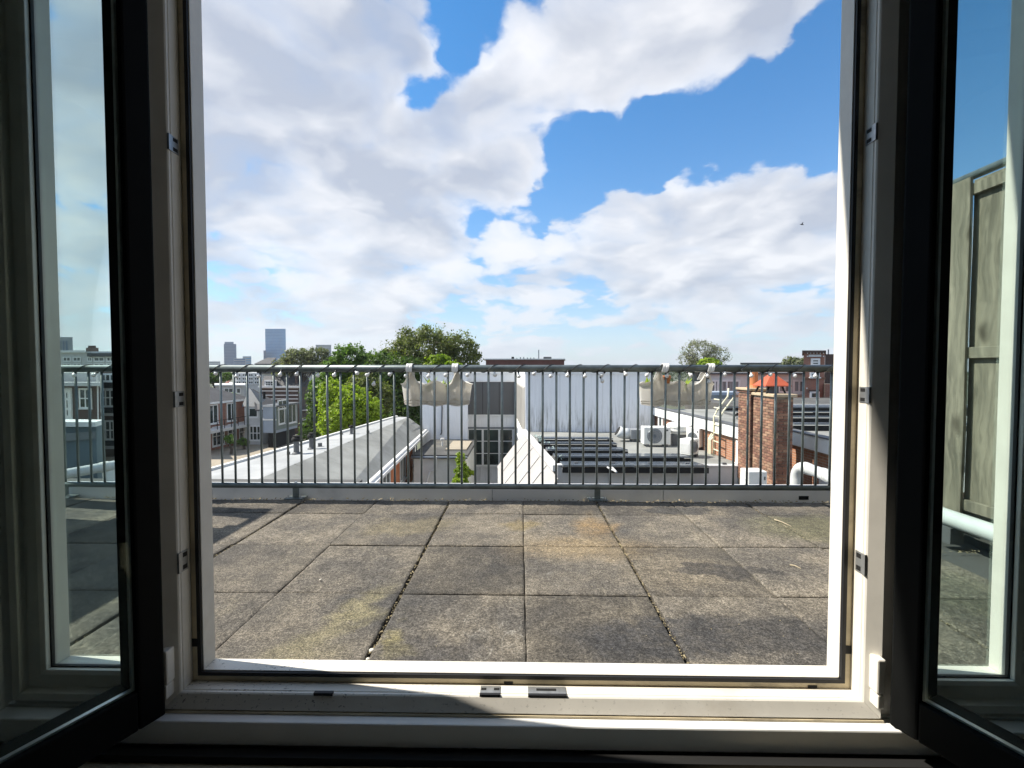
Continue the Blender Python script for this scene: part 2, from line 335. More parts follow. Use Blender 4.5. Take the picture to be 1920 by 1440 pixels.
# ------------------------------------------------------------------ mesh helpers
ORG = {}
class MB:
    def __init__(s): s.v = []; s.f = []
    def add(s, vs, fs):
        o = len(s.v); s.v += [Vector(x) for x in vs]; s.f += [tuple(i + o for i in q) for q in fs]; return s
    def box(s, a, b):
        x0, y0, z0 = (min(a[i], b[i]) for i in range(3)); x1, y1, z1 = (max(a[i], b[i]) for i in range(3))
        return s.add([(x0, y0, z0), (x1, y0, z0), (x1, y1, z0), (x0, y1, z0), (x0, y0, z1), (x1, y0, z1), (x1, y1, z1), (x0, y1, z1)],
                     [(0, 3, 2, 1), (4, 5, 6, 7), (0, 1, 5, 4), (1, 2, 6, 5), (2, 3, 7, 6), (3, 0, 4, 7)])
    def obox(s, o, u, v, w):
        o, u, v, w = map(Vector, (o, u, v, w))
        pts = [o, o + u, o + u + v, o + v, o + w, o + u + w, o + u + v + w, o + v + w]
        fs = [(0, 3, 2, 1), (4, 5, 6, 7), (0, 1, 5, 4), (1, 2, 6, 5), (2, 3, 7, 6), (3, 0, 4, 7)]
        if u.cross(v).dot(w) < 0: fs = [q[::-1] for q in fs]
        return s.add(pts, fs)
    def prism(s, pts, vec):
        n = len(pts); pts = [Vector(q) for q in pts]; vec = Vector(vec)
        nrm = Vector((0, 0, 0))
        for i in range(n): nrm += pts[i].cross(pts[(i + 1) % n])
        if nrm.dot(vec) > 0: pts = pts[::-1]
        return s.add(pts + [q + vec for q in pts], [tuple(range(n)), tuple(range(2 * n - 1, n - 1, -1))] +
                     [(i, i + n, (i + 1) % n + n, (i + 1) % n) for i in range(n)])
    def tube(s, path, r, n=8, caps=True):
        path = [Vector(q) for q in path]; rs = r if isinstance(r, (list, tuple)) else [r] * len(path)
        rings = []; prev = None
        for i, q in enumerate(path):
            t = (path[min(i + 1, len(path) - 1)] - path[max(i - 1, 0)]).normalized()
            if prev is None:
                a = Vector((0, 0, 1)) if abs(t.z) < .9 else Vector((1, 0, 0)); prev = (a - t * a.dot(t)).normalized()
            prev = (prev - t * prev.dot(t)).normalized(); b = t.cross(prev)
            rings.append([q + (prev * math.cos(2 * math.pi * j / n) + b * math.sin(2 * math.pi * j / n)) * rs[i] for j in range(n)])
        vs = [q for rg in rings for q in rg]; fs = []
        for i in range(len(path) - 1):
            for j in range(n):
                fs.append((i * n + j, i * n + (j + 1) % n, (i + 1) * n + (j + 1) % n, (i + 1) * n + j))
        if caps: fs += [tuple(range(n))[::-1], tuple((len(path) - 1) * n + j for j in range(n))]
        return s.add(vs, fs)
    def lathe(s, c, prof, n=16):
        c = Vector(c); vs = []; fs = []
        for (r, z) in prof: vs += [c + Vector((r * math.cos(2 * math.pi * j / n), r * math.sin(2 * math.pi * j / n), z)) for j in range(n)]
        for i in range(len(prof) - 1):
            for j in range(n): fs.append((i * n + j, i * n + (j + 1) % n, (i + 1) * n + (j + 1) % n, (i + 1) * n + j))
        fs += [tuple(range(n))[::-1], tuple((len(prof) - 1) * n + j for j in range(n))]
        return s.add(vs, fs)
    def mesh(s, name, off=None):
        me = bpy.data.meshes.new(name); off = off or Vector((0, 0, 0))
        me.from_pydata([tuple(q - off) for q in s.v], [], s.f); me.update(); return me
    def build(s, name, m, parent=None, smooth=False, bevel=0.0, origin=None):
        off = ORG.get(parent.name, Vector((0, 0, 0))) if parent else (Vector(origin) if origin is not None else Vector((0, 0, 0)))
        me = s.mesh(name, off); o = bpy.data.objects.new(name, me); col.objects.link(o)
        if parent: o.parent = parent; ORG[o.name] = off
        else: o.location = off; ORG[o.name] = off
        me.materials.append(m)
        if smooth:
            for q in me.polygons: q.use_smooth = True
        if bevel:
            bv = o.modifiers.new('bevel', 'BEVEL'); bv.width = bevel; bv.segments = 2; bv.limit_method = 'ANGLE'; bv.angle_limit = R(40)
        return o
def tag(o, label=None, cat=None, group=None, kind=None):
    if label: o['label'] = label
    if cat: o['category'] = cat
    if group: o['group'] = group
    if kind: o['kind'] = kind
    return o
def thing(name, loc, label, cat, group=None):
    e = bpy.data.objects.new(name, None); col.objects.link(e); e.location = loc; e.empty_display_size = .1
    ORG[e.name] = Vector(loc); return tag(e, label, cat, group)
def struct(o): o['kind'] = 'structure'; return o

# ------------------------------------------------------------------ ground
ZG = -11.0
struct(MB().box((-1600, -100, ZG - 1), (1600, 1500, ZG)).build('ground', GROUND))

# ------------------------------------------------------------------ the room the camera stands in
XL, XR, ZB, ZT = -0.641, 0.6295, H - 0.609, H + 1.25
LL = (-0.952, -0.775); RL = (0.775, 0.956)
WT = H + 1.30
struct(MB().box((-2.6, -3.2, -.85), (2.6, .80, -.80)).build('room_floor', ROOMF))
struct(MB().box((-2.6, -3.2, 2.45), (2.6, .80, 2.5)).build('room_ceiling', ROOMW))
struct(MB().box((-2.65, -3.2, -.85), (-2.6, .80, 2.5)).build('room_wall_left', ROOMW))
struct(MB().box((2.6, -3.2, -.85), (2.65, .80, 2.5)).build('room_wall_right', ROOMW))
struct(MB().box((-2.65, -3.25, -.85), (2.65, -3.2, 2.5)).build('room_wall_back', ROOMW))
fw = MB()
fw.box((-2.65, .801, -1.5), (2.65, .93, H - .725)); fw.box((-2.65, .801, WT), (2.65, .93, 2.75))
fw.box((-1.006, .8625, H - .7249), (1.010, .929, H - .6580)); fw.box((-2.65, .801, H - .725), (-1.006, .93, WT)); fw.box((1.010, .801, H - .725), (2.65, .93, WT))
struct(fw.build('house_wall', ROOMW))
struct(MB().box((-2.8, -3.3, 2.76), (2.8, .95, 2.9)).build('house_roof', BITUD))
tag(MB().box((-2.8, .932, WT - .06), (2.5, 1.03, WT + .10)).build('eave_board', WHITE, bevel=.004), 'white eave board projecting above the window', 'eave')

# window frame: profile swept round each light, mitred at the corners; d = outward from the daylight edge, y = depth
def sweep(parent, xl, xr, zb, zt, prof, m, names=('jamb', 'jamb', 'sill', 'head'), bevel=.0012):
    out = []
    sides = [[(xl, -1, zb, -1), (xl, -1, zt, 1)], [(xr, 1, zb, -1), (xr, 1, zt, 1)], [(xl, -1, zb, -1), (xr, 1, zb, -1)], [(xl, -1, zt, 1), (xr, 1, zt, 1)]]
    for nm, sd in zip(names, sides):
        vs = []
        for (x, sx, z, sz) in sd: vs += [Vector((x + sx * d_, y_, z + sz * d_)) for (d_, y_) in prof]
        n = len(prof)
        fs = [(i, (i + 1) % n, (i + 1) % n + n, i + n) for i in range(n)] + [tuple(range(n))[::-1], tuple(range(n, 2 * n))]
        b = MB().add(vs, fs); o = b.build(nm, m, parent)
        bm = bmesh.new(); bm.from_mesh(o.data); bmesh.ops.recalc_face_normals(bm, faces=bm.faces); bm.to_mesh(o.data); bm.free()
        if bevel:
            bv = o.modifiers.new('bevel', 'BEVEL'); bv.width = bevel; bv.segments = 2; bv.limit_method = 'ANGLE'; bv.angle_limit = R(40)
        out.append(o)
    return out
wf = thing('window_frame', (0, .9, H - .72), 'dirty white window frame around the open middle light and two narrow side lights', 'window frame')
PROF = [(0, .935), (0, .899), (.0205, .899), (.0205, .8715), (.0222, .8705), (.0222, .8690), (.0205, .868), (.0205, .864), (.0225, .8615), (.0455, .8500), (.0470, .8520), (.0470, .935)]
PVCS = mat('frame_sill_mouldy', (.74, .71, .64), .42, .06, 9, dirt=.3, dirtc=(.42, .36, .26))
_g = NT(PVCS.node_tree); _b = [n_ for n_ in PVCS.node_tree.nodes if n_.type == 'BSDF_PRINCIPLED'][0]; _src = _b.inputs['Base Color'].links[0].from_socket
_tc = _g.n('ShaderNodeTexCoord').outputs['Object']; _v = _g.vm('MULTIPLY', _tc, (1.0, 2.2, 1.0))
_sx = _g.n('ShaderNodeSeparateXYZ'); _g.lk(_tc, _sx.inputs[0])
_sp = _g.m('MULTIPLY', _g.ss(_g.noise(_v, 120, 3, .6), .60, .66), _g.ss(_g.noise(_v, 11, 4, .6), .36, .60))
_sp = _g.m('MULTIPLY', _sp, _g.ss(_sx.outputs[0], -.62, .10, 1.0, .22))
_g.lk(_g.mix(_g.m('MULTIPLY', _sp, .92), _src, (.025, .022, .018, 1)), _b.inputs['Base Color'])
_fr = sweep(wf, XL, XR, ZB, ZT, PROF, PVC); _fr[2].data.materials[0] = PVCS
sweep(wf, XL, XR, ZB, ZT, [(.002, .8988), (.002, .8945), (.0095, .8945), (.0095, .8988)], GASKET, ('gasket',) * 4, 0)
sweep(wf, XL, XR, ZB, ZT, [(.0097, .8988), (.0097, .8960), (.0203, .8960), (.0203, .8988)], PVCD, ('rebate_strip',) * 4, 0)
PROF2 = [(0, .935), (0, .8972), (.014, .8972), (.014, .8908), (-.004, .8908), (-.006, .880), (.001, .8756), (.026, .8756), (.030, .866), (.030, .8625), (.0455, .8625), (.0455, .935)]
for (a, b) in (LL, RL):
    sweep(wf, a, b, ZB + .003, ZT, PROF2, PVC)
    sweep(wf, a, b, ZB + .003, ZT, [(-.007, .8970), (-.007, .8910), (.013, .8910), (.013, .8970)], GASKET, ('gasket',) * 4, 0)
    MB().box((a - .006, .8925, ZB - .004), (b + .006, .8955, ZT + .006)).build('side_pane', GLASSF, wf)
MB().box((LL[1] + .047, .866, ZB - .05), (XL - .049, .935, ZT + .05)).build('mullion', PVC, wf)
MB().box((XR + .049, .866, ZB - .05), (RL[0] - .047, .935, ZT + .05)).build('mullion', PVC, wf)
# strike plates on the rebate and the bottom rail, hinges, drain slots
def jplate(side, py, h_):
    x = XL - .0205 if side < 0 else XR + .0205
    z = P(330 if side < 0 else 1615, py, .88).z
    s_ = -side
    o = MB().box((x, .870, z - h_ / 2), (x + s_ * .0016, .889, z + h_ / 2)).build('strike_plate', PLATE, wf, bevel=.0006)
    MB().box((x - s_ * .001, .862, z - h_ / 2), (x + s_ * .003, .8685, z + h_ / 2)).build('keeper', PLATE, o)
    for q in (-.3, .3): MB().box((x + s_ * .0015, .874, z + q * h_ - h_ * .11), (x + s_ * .0021, .885, z + q * h_ + h_ * .11)).build('slot', BLACK, o)
for py in (273, 748): jplate(-1, py, .030)
jplate(-1, 1050, .040); jplate(1, 255, .030); jplate(1, 740, .030); jplate(1, 1053, .040)
zl = ZB - .0205
for (xa, xb) in ((900, 938), (990, 1062)):
    pa = P(xa, 1308, .872); pb = P(xb, 1308, .872)
    o = MB().box((pa.x, .8695, zl), (pb.x, .889, zl + .0016)).build('strike_plate', PLATE, wf, bevel=.0005)
    MB().box((pa.x, .862, zl - .002), (pb.x, .8672, zl + .003)).build('keeper', GASKET, o)
    w_ = pb.x - pa.x
    for (q0, q1) in (((.05, .30), (.68, .95)) if w_ < .06 else ((.22, .74),)):
        MB().box((pa.x + q0 * w_, .8765, zl + .0015), (pa.x + q1 * w_, .8825, zl + .0022)).build('slot', BLACK, o)
pa = P(590, 1315, .865); MB().box((pa.x, .8605, zl - .003), (pa.x + .037, .8672, zl + .003)).build('keeper', GASKET, wf)
for px in (945, 1515): pa = P(px, 1293, .895); MB().box((pa.x, .8950, zl + .001), (pa.x + .018, .8964, zl + .0055)).build('drain_slot', BLACK, wf)
for (x, s_) in ((XL - .0205, 1), (XR + .0205, -1)):
    MB().box((x + s_ * .0002, .8945, ZB + .05), (x + s_ * .011, .8958, ZB + .066)).build('drain_slot', BLACK, wf)
for s_ in (-1, 1):
    x = (XL - .036) if s_ < 0 else (XR + .036)
    h = MB().box((x - .008, .838, H - .60), (x + .008, .8600, H - .535)).build('hinge', PVC, wf, bevel=.003)
    MB().box((x - .006, .838, H - .628), (x + .006, .8618, H - .602)).build('hinge_pin', PVC, h, bevel=.002)
# inside ledges below the frame
led = thing('window_ledge', (0, .84, H - .72), 'white painted ledge and wooden board under the open window', 'window sill')
MB().box((-1.09, .829, H - .707), (1.09, .8615, H - .6615)).build('ledge', WHITE, led, bevel=.003)
MB().box((-.69, .8485, H - .6610), (.68, .8600, H - .6570)).build('dirt_seam', PVCD, led)
MB().box((-1.09, .806, H - .722), (1.09, .8285, H - .7085)).build('shadow_gap', BLACK, led)
MB().box((-.95, .52, H - .745), (.74, .8270, H - .7225)).build('board', WOODS, led, bevel=.004)

# sashes, swung inwards past square
def sash(side, hx, hy, deg, label):
    e = thing('open_casement', (0, 0, 0), label, 'casement', 'open casements')
    zb, zt, w_, th, st, rl = H - .648, ZT + .02, .625, .062, .043, .070
    s_ = -side                                  # local x runs from the hinge towards the free edge
    def bx(x0, x1, y0, y1, z0, z1): return MB().box((s_ * x0, y0, z0), (s_ * x1, y1, z1))
    bx(0, st, -th, 0, zb, zt).build('stile', SASHM, e, bevel=.004)
    bx(w_ - st, w_, -th, 0, zb, zt).build('stile', SASHM, e, bevel=.004)
    bx(st, w_ - st, -th + .001, -.001, zb, zb + rl).build('rail', SASHM, e, bevel=.003)
    bx(st, w_ - st, -th + .001, -.001, zt - rl, zt).build('rail', SASHM, e, bevel=.003)
    g = bx(st - .006, w_ - st + .006, -.012, -.008, zb + rl - .006, zt - rl + .006).build('pane', GLASS, e)
    bx(st, w_ - st, -.020, -.0122, zb + rl + .0002, zb + rl + .004).build('spacer', ALU, g)
    bx(st, st + .004, -.020, -.0122, zb + rl + .004, zt - rl).build('spacer', ALU, g)
    bx(-.0035, -.0002, -.030, -.018, zb + .05, zt - .05).build('edge_track', ALU, e)
    for z in (zb + .12, zb + .33, zb + .66, zb + 1.1): bx(-.007, -.0036, -.029, -.019, z, z + .012).build('locking_stud', PLATE, e, bevel=.001)
    e.location = (hx, hy, 0); e.rotation_euler = (0, 0, R(deg))
sash(-1, -.664, .828, -114, 'dark framed glass casement swung inwards on the side of the city towers')
sash(1, .672, .828, 114, 'dark framed glass casement swung inwards on the side of the wooden fence')

# ------------------------------------------------------------------ terrace
RY = 3.15                                   # railing plane
DX0, DX1 = -3.6, 2.40
deck = struct(MB().box((DX0, .936, -.5), (DX1, 3.30, -.034)).build('terrace_roof', BITUD))
def tile_mesh(name, w_, d_, seed):
    rnd = random.Random(seed); vs = []; fs = []
    def axis(L): return [0, .004, .012] + [.012 + (L - .024) * i / 10 for i in range(1, 10)] + [L - .012, L - .004, L]
    ax, ay = axis(w_), axis(d_); nx, ny = len(ax) - 1, len(ay) - 1
    for j, y in enumerate(ay):
        for i, x in enumerate(ax):
            e_ = min(i, nx - i, j, ny - j)
            jx = rnd.uniform(-.0018, .0018) if e_ == 0 else 0; jy = rnd.uniform(-.0018, .0018) if e_ == 0 else 0
            z = (-.004, -.001, 0)[e_] if e_ < 3 else 0
            vs.append((x + jx, y + jy, z + rnd.uniform(-.0005, .0005)))
    for j in range(ny):
        for i in range(nx):
            q = j * (nx + 1) + i; fs.append((q, q + 1, q + nx + 2, q + nx + 1))
    rim = [i for i in range(nx + 1)] + [j * (nx + 1) + nx for j in range(1, ny + 1)] + [ny * (nx + 1) + i for i in range(nx - 1, -1, -1)] + [j * (nx + 1) for j in range(ny - 1, 0, -1)]
    n = len(rim); o = len(vs)
    for q in rim: vs.append(vs[q])
    for q in rim: vs.append((vs[q][0], vs[q][1], -.033))
    for q in range(n): fs.append((o + q, o + n + q, o + n + (q + 1) % n, o + (q + 1) % n))
    me = bpy.data.meshes.new(name); me.from_pydata(vs, [], fs); me.update(); me.materials.append(RUBBER)
    for q in me.polygons: q.use_smooth = q.index < nx * ny
    return me
# strong joints every metre, weak ones half way
TM = {}
xs = []
for i in range(-4, 3): xs += [(-.48 + .997 * i, True), (.018 + .997 * i, False)]
ys = [(.94, True), (1.308, True), (1.808, False), (2.310, True), (2.822, False), (3.112, True)]
rr = random.Random(3)
for i in range(len(xs) - 1):
    for j in range(len(ys) - 1):
        x0, s0 = xs[i]; x1, s1_ = xs[i + 1]; y0, t0 = ys[j]; y1, t1 = ys[j + 1]
        x0 += .0075 if s0 else .0018; x1 -= .0075 if s1_ else .0018; y0 += .0055 if t0 else .0018; y1 -= .0055 if t1 else .0018
        x0 = max(x0, DX0); x1 = min(x1, DX1 - .01)
        if x1 - x0 < .05: continue
        key = (round(x1 - x0, 3), round(y1 - y0, 3), rr.randrange(3))
        if key not in TM: TM[key] = tile_mesh('tile', key[0], key[1], len(TM))
        o = bpy.data.objects.new('tile', TM[key]); col.objects.link(o); o.parent = deck
        o.location = (x0, y0, rr.uniform(-.003, .002)); o.rotation_euler = (rr.uniform(-.004, .004), rr.uniform(-.004, .004), rr.uniform(-.002, .002))
# leaf litter and grit lodged in the joints and along the roof edge
gm = MB(); rg = random.Random(11)
def flake(x, y, z, s):
    a = rg.uniform(0, 6.28); t = rg.uniform(.5, 1.1); u = Vector((math.cos(a), math.sin(a), rg.uniform(-.3, .3))) * s; v = Vector((-math.sin(a), math.cos(a), rg.uniform(-.3, .3))) * s * .5
    c = Vector((x, y, z)); gm.add([c - u, c - v, c + u, c + v, c + Vector((0, 0, s * .5))], [(0, 1, 4), (1, 2, 4), (2, 3, 4), (3, 0, 4), (3, 2, 1, 0)])
for _ in range(1500):
    xj = rg.choice([-1.477, -.48, -.48, .517, .517, 1.514]); flake(xj + rg.gauss(0.002, .005), rg.uniform(.95, 3.1), rg.uniform(-.026, -.004), rg.uniform(.003, .008))
for _ in range(700): flake(rg.uniform(-1.2, 2.3), 2.31 + rg.gauss(0, .004), rg.uniform(-.024, -.006), rg.uniform(.002, .006))
for _ in range(900): flake(rg.uniform(-3.2, 2.35), rg.uniform(3.115, 3.185), rg.uniform(-.028, -.008), rg.uniform(.004, .012))
for _ in range(160): flake(rg.uniform(-1.2, 2.2), rg.uniform(1.35, 3.1), .0025, rg.uniform(.0015, .004))
tag(gm.build('leaf_litter', mat('leaf_litter', (.30, .25, .15), .9, .5, 60)), 'dry leaf litter and grit in the joints between the rubber tiles', 'litter', kind='stuff')
for (px, py, s) in ((697, 1220, .010), (690, 1236, .007), (601, 1087, .006)):
    q = PZ(px, py, -.008 if px > 650 else .004)
    tag(MB().lathe(q, [(s * .5, -s * .5), (s, -s * .1), (s * .8, s * .4), (s * .3, s * .55)], 8).build('pebble', mat('pale_pebble', (.6, .57, .5), .8, .1), smooth=True, origin=q),
        {697: 'larger pale pebble lying in the wide tile joint', 690: 'smaller pale pebble in the wide tile joint', 601: 'pale pebble lying on top of a tile'}[px], 'pebble', 'pale pebbles in the joints' if px > 650 else None)
for i, (x0, y0, x1, y1, lab) in enumerate(((1452, 974, 1484, 987, 'thin pale twig lying on the tiles before the drain opening'), (1481, 1059, 1502, 1066, 'short pale twig lying on a tile beyond the dried puddle'))):
    a = PZ(x0, y0, .005); b = PZ(x1, y1, .005); m_ = a.lerp(b, .5) + Vector((0, .006, .003))
    tag(MB().tube([a, m_, b], [.003, .0026, .0016], 6).build('twig', mat('dry_twig', (.42, .36, .25), .9, .2, 30), origin=a), lab, 'twig')
struct(MB().box((2.401, .94, -.5), (2.43, 3.29, .155)).build('terrace_side_upstand', BITUD))
# roof edge trim
tr = thing('roof_edge_trim', (0, 3.22, -.03), 'pale grey metal roof edge behind the railing feet', 'roof edge')
for (a, b) in ((-3.6, -2.2), (-2.196, -.2), (-.196, 1.0), (1.004, 2.4)):
    MB().box((a, 3.205, -.033), (b, 3.215, .062)).build('upstand', TRIM, tr, bevel=.002)
    MB().box((a, 3.2155, .048), (b, 3.34, .062)).build('capping', TRIM, tr, bevel=.002)
pa = P(1507, 931, 3.203); MB().box((pa.x - .033, 3.201, -.01), (pa.x + .033, 3.2045, .016)).build('drain_opening', BLACK, tr)
struct(MB().box((DX0, 3.30, -11), (DX1, 3.335, .046)).build('terrace_front_wall', GREYW))

# ------------------------------------------------------------------ railing
rail = thing('railing', (0, RY, 0), 'grey galvanised steel railing with vertical bars along the terrace edge', 'railing')
ZR = P(960, 691, RY).z; ZLO = P(960, 912, RY).z
RXL, RXR = -3.25, 2.28
MB().tube([(RXL, RY, ZR), (RXR, RY, ZR)], .0245, 20).build('top_rail', GALV, rail, smooth=True)
MB().tube([(RXL, RY, ZLO), (RXR, RY, ZLO)], .0190, 18).build('bottom_rail', GALV, rail, smooth=True)
barm = MB().tube([(0, 0, ZLO), (0, 0, ZR)], .0078, 10).mesh('bar'); barm.materials.append(GALV)
for q in barm.polygons: q.use_smooth = True
xb = P(390.6, 800, RY).x; pitch = 25.45 / F * RY
for i in range(-11, 64):
    x = xb + pitch * i
    if x < RXL + .02 or x > RXR - .02: continue
    o = bpy.data.objects.new('bar', barm); col.objects.link(o); o.parent = rail; o.location = (x, 0, 0)
for px in (555 - 565, 555, 1120, 1685):
    x = P(px, 930, RY).x
    if x < RXL: x = RXL + .04
    if x > RXR: x = RXR - .03
    po = MB().box((x - .019, RY - .010, .006), (x + .019, RY + .010, ZLO)).build('post', GALV, rail, bevel=.002)
    MB().box((x - .065, RY - .045, -.001), (x + .065, RY + .04, .006)).build('base_plate', GALV, po, bevel=.001)
    for s_ in (-.045, .045): MB().lathe((x + s_, RY - .02, .006), [(.010, 0), (.010, .008), (.005, .009), (.005, .018)], 6).build('bolt', ALU, po)
    MB().lathe((x, RY, ZLO + .017), [(.010, 0), (.009, .006), (.004, .010)], 8).build('bolt', ALU, po)

# string of lights wound round the top rail
sl_ = thing('string_light', (0, RY, ZR), 'black cord with small white bulbs wound around the top rail', 'string light')
path = []; n_turn = int((2.25 + 3.2) / .19)
for i in range(n_turn * 16 + 1):
    a = 2 * math.pi * i / 16; x = -3.2 + .19 * i / 16; path.append((x, RY + .0275 * math.sin(a), ZR + .0275 * math.cos(a)))
MB().tube(path, .0026, 5).build('cord', WIRE, sl_, smooth=True)
rb = random.Random(5)
def bulb(x, dy, dz_, tilt):
    c = Vector((x, RY + dy, ZR + dz_)); t = Vector((math.sin(tilt), -.25, -math.cos(tilt))).normalized()
    b = MB(); b.tube([c, c + t * .010, c + t * .014, c + t * .020, c + t * .028, c + t * .034, c + t * .037], [.006, .0065, .009, .0135, .0140, .009, .002], 10)
    o = b.build('bulb', BULB, sl_, smooth=True)
    MB().tube([c - t * .012, c + t * .004], .0062, 8).build('socket', WIRE, o, smooth=True)
xx = -3.1
while xx < 2.2:
    bulb(xx, -.012 - rb.random() * .018, -.016 - rb.random() * .016, rb.uniform(-.9, .9)); xx += rb.uniform(.10, .17)
for (px, dzz) in ((703, -.085), (1126, -.065), (1327, -.07)):
    x = P(px, 700, RY).x; bulb(x, -.01, dzz, rb.uniform(-.5, .5))
    MB().tube([(x - .03, RY, ZR - .026), (x - .004, RY - .006, ZR + dzz + .016), (x + .03, RY, ZR - .026)], .0018, 5).build('drooping_wire', WIRE, sl_)

# ------------------------------------------------------------------ railing planters
def planter(x0, x1, hooks, label, tilt):
    cx = (x0 + x1) / 2; L = (x1 - x0); YC = RY + .115
    e = thing('railing_planter', (cx, YC, H - .260), label, 'planter', 'planters hooked on the railing')
    zb = H - .258
    def rim(u):                       # u -1..1 along the length
        z = H - .094 + .016 * math.cos(3 * math.pi * u) * (1 - .35 * abs(u))
        for hx in hooks: z += .072 * math.exp(-((u - hx) / .115) ** 2)
        return z
    def half(u, t):                   # half depth, lobed; t 0 bottom..1 top
        b = (.058 + .017 * math.cos(3 * math.pi * u)) * (1 - abs(u) ** 7) ** .5
        return max(b, .001) * (.80 + .24 * t)
    N = 72; lev = [0, .06, .062, .105, .107, .165, .167, .21, .212, .35, .55, .75, .92, .94, 1.0]
    def outline(t, off=0.0):
        pts = []
        for s_ in (-1, 1):
            for i in range(N + 1):
                u = -1 + 2 * i / N; u = math.copysign(1 - (1 - abs(u)) ** 1.6, u) if abs(u) > 0 else 0
                u = u if s_ < 0 else -u
                lx = L / 2 * (.90 + .08 * t + (.03 if t > .95 else 0)) + off
                y = s_ * (half(u, t) + (.010 if t > .93 else 0) - (.017 if t in (.062, .105, .167, .21) else 0) + off)
                zt_ = rim(u) if s_ < 0 else min(rim(u), H - .09)
                zq = zb - .005 * math.cos(3 * math.pi * u) * (1 - t) ** 3; pts.append(Vector((cx + u * lx, YC + y, zq + (zt_ - zq) * t)))
        return pts
    b = MB(); rings = [outline(t) for t in lev] + [outline(1.0, -.006), outline(.6, -.006)]
    n = len(rings[0]); vs = [q for rg_ in rings for q in rg_]; fs = []
    for i in range(len(rings) - 1):
        for j in range(n): fs.append((i * n + j, i * n + (j + 1) % n, (i + 1) * n + (j + 1) % n, (i + 1) * n + j))
    fs.append(tuple(range(n))[::-1]); fs.append(tuple((len(rings) - 1) * n + j for j in range(n)))
    b.add(vs, fs); tq = b.build('trough', PLAST, e, smooth=True); tq.data.set_sharp_from_angle(angle=R(38))
    for hx in hooks:
        x = cx + hx * L / 2 * .97; w_ = .021
        pth = [(RY + .075, H - .075), (RY + .042, ZR - .01)] + [(RY + .031 * math.cos(a), ZR + .031 * math.sin(a)) for a in [R(q) for q in range(0, 181, 20)]] + [(RY - .033, ZR - .018), (RY - .031, ZR - .026)]
        sec = []
        for i, (y, z) in enumerate(pth):
            t = Vector((0, pth[min(i + 1, len(pth) - 1)][0] - pth[max(i - 1, 0)][0], pth[min(i + 1, len(pth) - 1)][1] - pth[max(i - 1, 0)][1])).normalized(); nn = Vector((0, -t.z, t.y)) * .004
            sh = tilt * (z - ZR)
            ww = w_ * (.75 if i in (0, len(pth) - 1) else 1)
            c = Vector((x + sh + tilt * .3 * (RY - y), y, z))
            sec.append([c + Vector((-ww, 0, 0)), c + Vector((ww, 0, 0)), c + Vector((ww, 0, 0)) - nn, c + Vector((ww * .25, 0, 0)) - nn, c - nn * .4, c + Vector((-ww * .25, 0, 0)) - nn, c + Vector((-ww, 0, 0)) - nn])
        hb = MB(); kq = 7
        hb.add([q for s_ in sec for q in s_], [(i * kq + j, i * kq + (j + 1) % kq, (i + 1) * kq + (j + 1) % kq, (i + 1) * kq + j) for i in range(len(sec) - 1) for j in range(kq)] + [tuple(range(kq)), tuple((len(sec) - 1) * kq + j for j in range(kq))[::-1]])
        o = hb.build('hook', WHITE, e, bevel=.001)
        bm = bmesh.new(); bm.from_mesh(o.data); bmesh.ops.recalc_face_normals(bm, faces=bm.faces); bm.to_mesh(o.data); bm.free()
    MB().box((cx - L * .40, YC - .028, H - .165), (cx + L * .40, YC + .028, H - .150)).build('soil', BITUD, e)
    return cx, YC
def sprout(x, y, z, n, h, m, label, spread=.05, wid=.010):
    b = MB(); r_ = random.Random(int(abs(x) * 999)); z -= .02
    for _ in range(n):
        a = r_.uniform(0, 6.28); l = h * r_.uniform(.6, 1.1); lean = r_.uniform(.2, .9)
        dd = Vector((math.cos(a) * lean, math.sin(a) * lean, 1)).normalized(); s_ = Vector((-math.sin(a), math.cos(a), 0)) * wid * r_.uniform(.7, 1.2)
        c = Vector((x + r_.uniform(-spread, spread), y + r_.uniform(-.02, .02), z)); c1 = c + dd * l * .55; c2 = c + dd * l + Vector((dd.x, dd.y, -.4)) * l * .18
        b.add([c - s_ * .3, c + s_ * .3, c1 + s_, c2, c1 - s_], [(0, 1, 2, 4), (4, 2, 3)])
    tag(b.build('plant', m, origin=(x, y, z)), label, 'plant')
pc, py_ = planter(P(751, 720, RY + .1).x, P(886, 720, RY + .1).x, (-.66, .60), 'cream scalloped planter hanging on the railing before the leafy trees', 0)
sprout(P(808, 705, py_).x, py_, H - .15, 14, .15, L_BRIGHT, 'bright green seedling in the planter by the leafy trees')
sprout(P(832, 705, py_).x, py_, H - .15, 8, .14, L_BRIGHT, 'smaller green seedling beside another in the planter by the leafy trees', .02)
pc, py_ = planter(P(1196, 720, RY + .1).x, P(1340, 720, RY + .1).x, (-.46, .72), 'cream scalloped planter hanging on the railing before the air conditioners', .35)
sprout(P(1211, 705, py_).x, py_, H - .15, 9, .13, L_BRIGHT, 'light green leaves at one end of the planter before the air conditioners', .02)
sprout(P(1277, 705, py_).x, py_, H - .15, 12, .17, L_BRIGHT, 'tall bright green shoot in the middle of the planter before the air conditioners', .025, .013)
q = P(1245, 712, py_ + .01); tag(MB().lathe((q.x, q.y, H - .155), [(.030, 0), (.043, .085), (.047, .088), (.047, .108), (.042, .109), (.040, .07)], 16).build('flower_pot', TERRA, smooth=True, origin=(q.x, q.y, H - .155)),
    'small terracotta flower pot standing in the planter', 'flower pot')

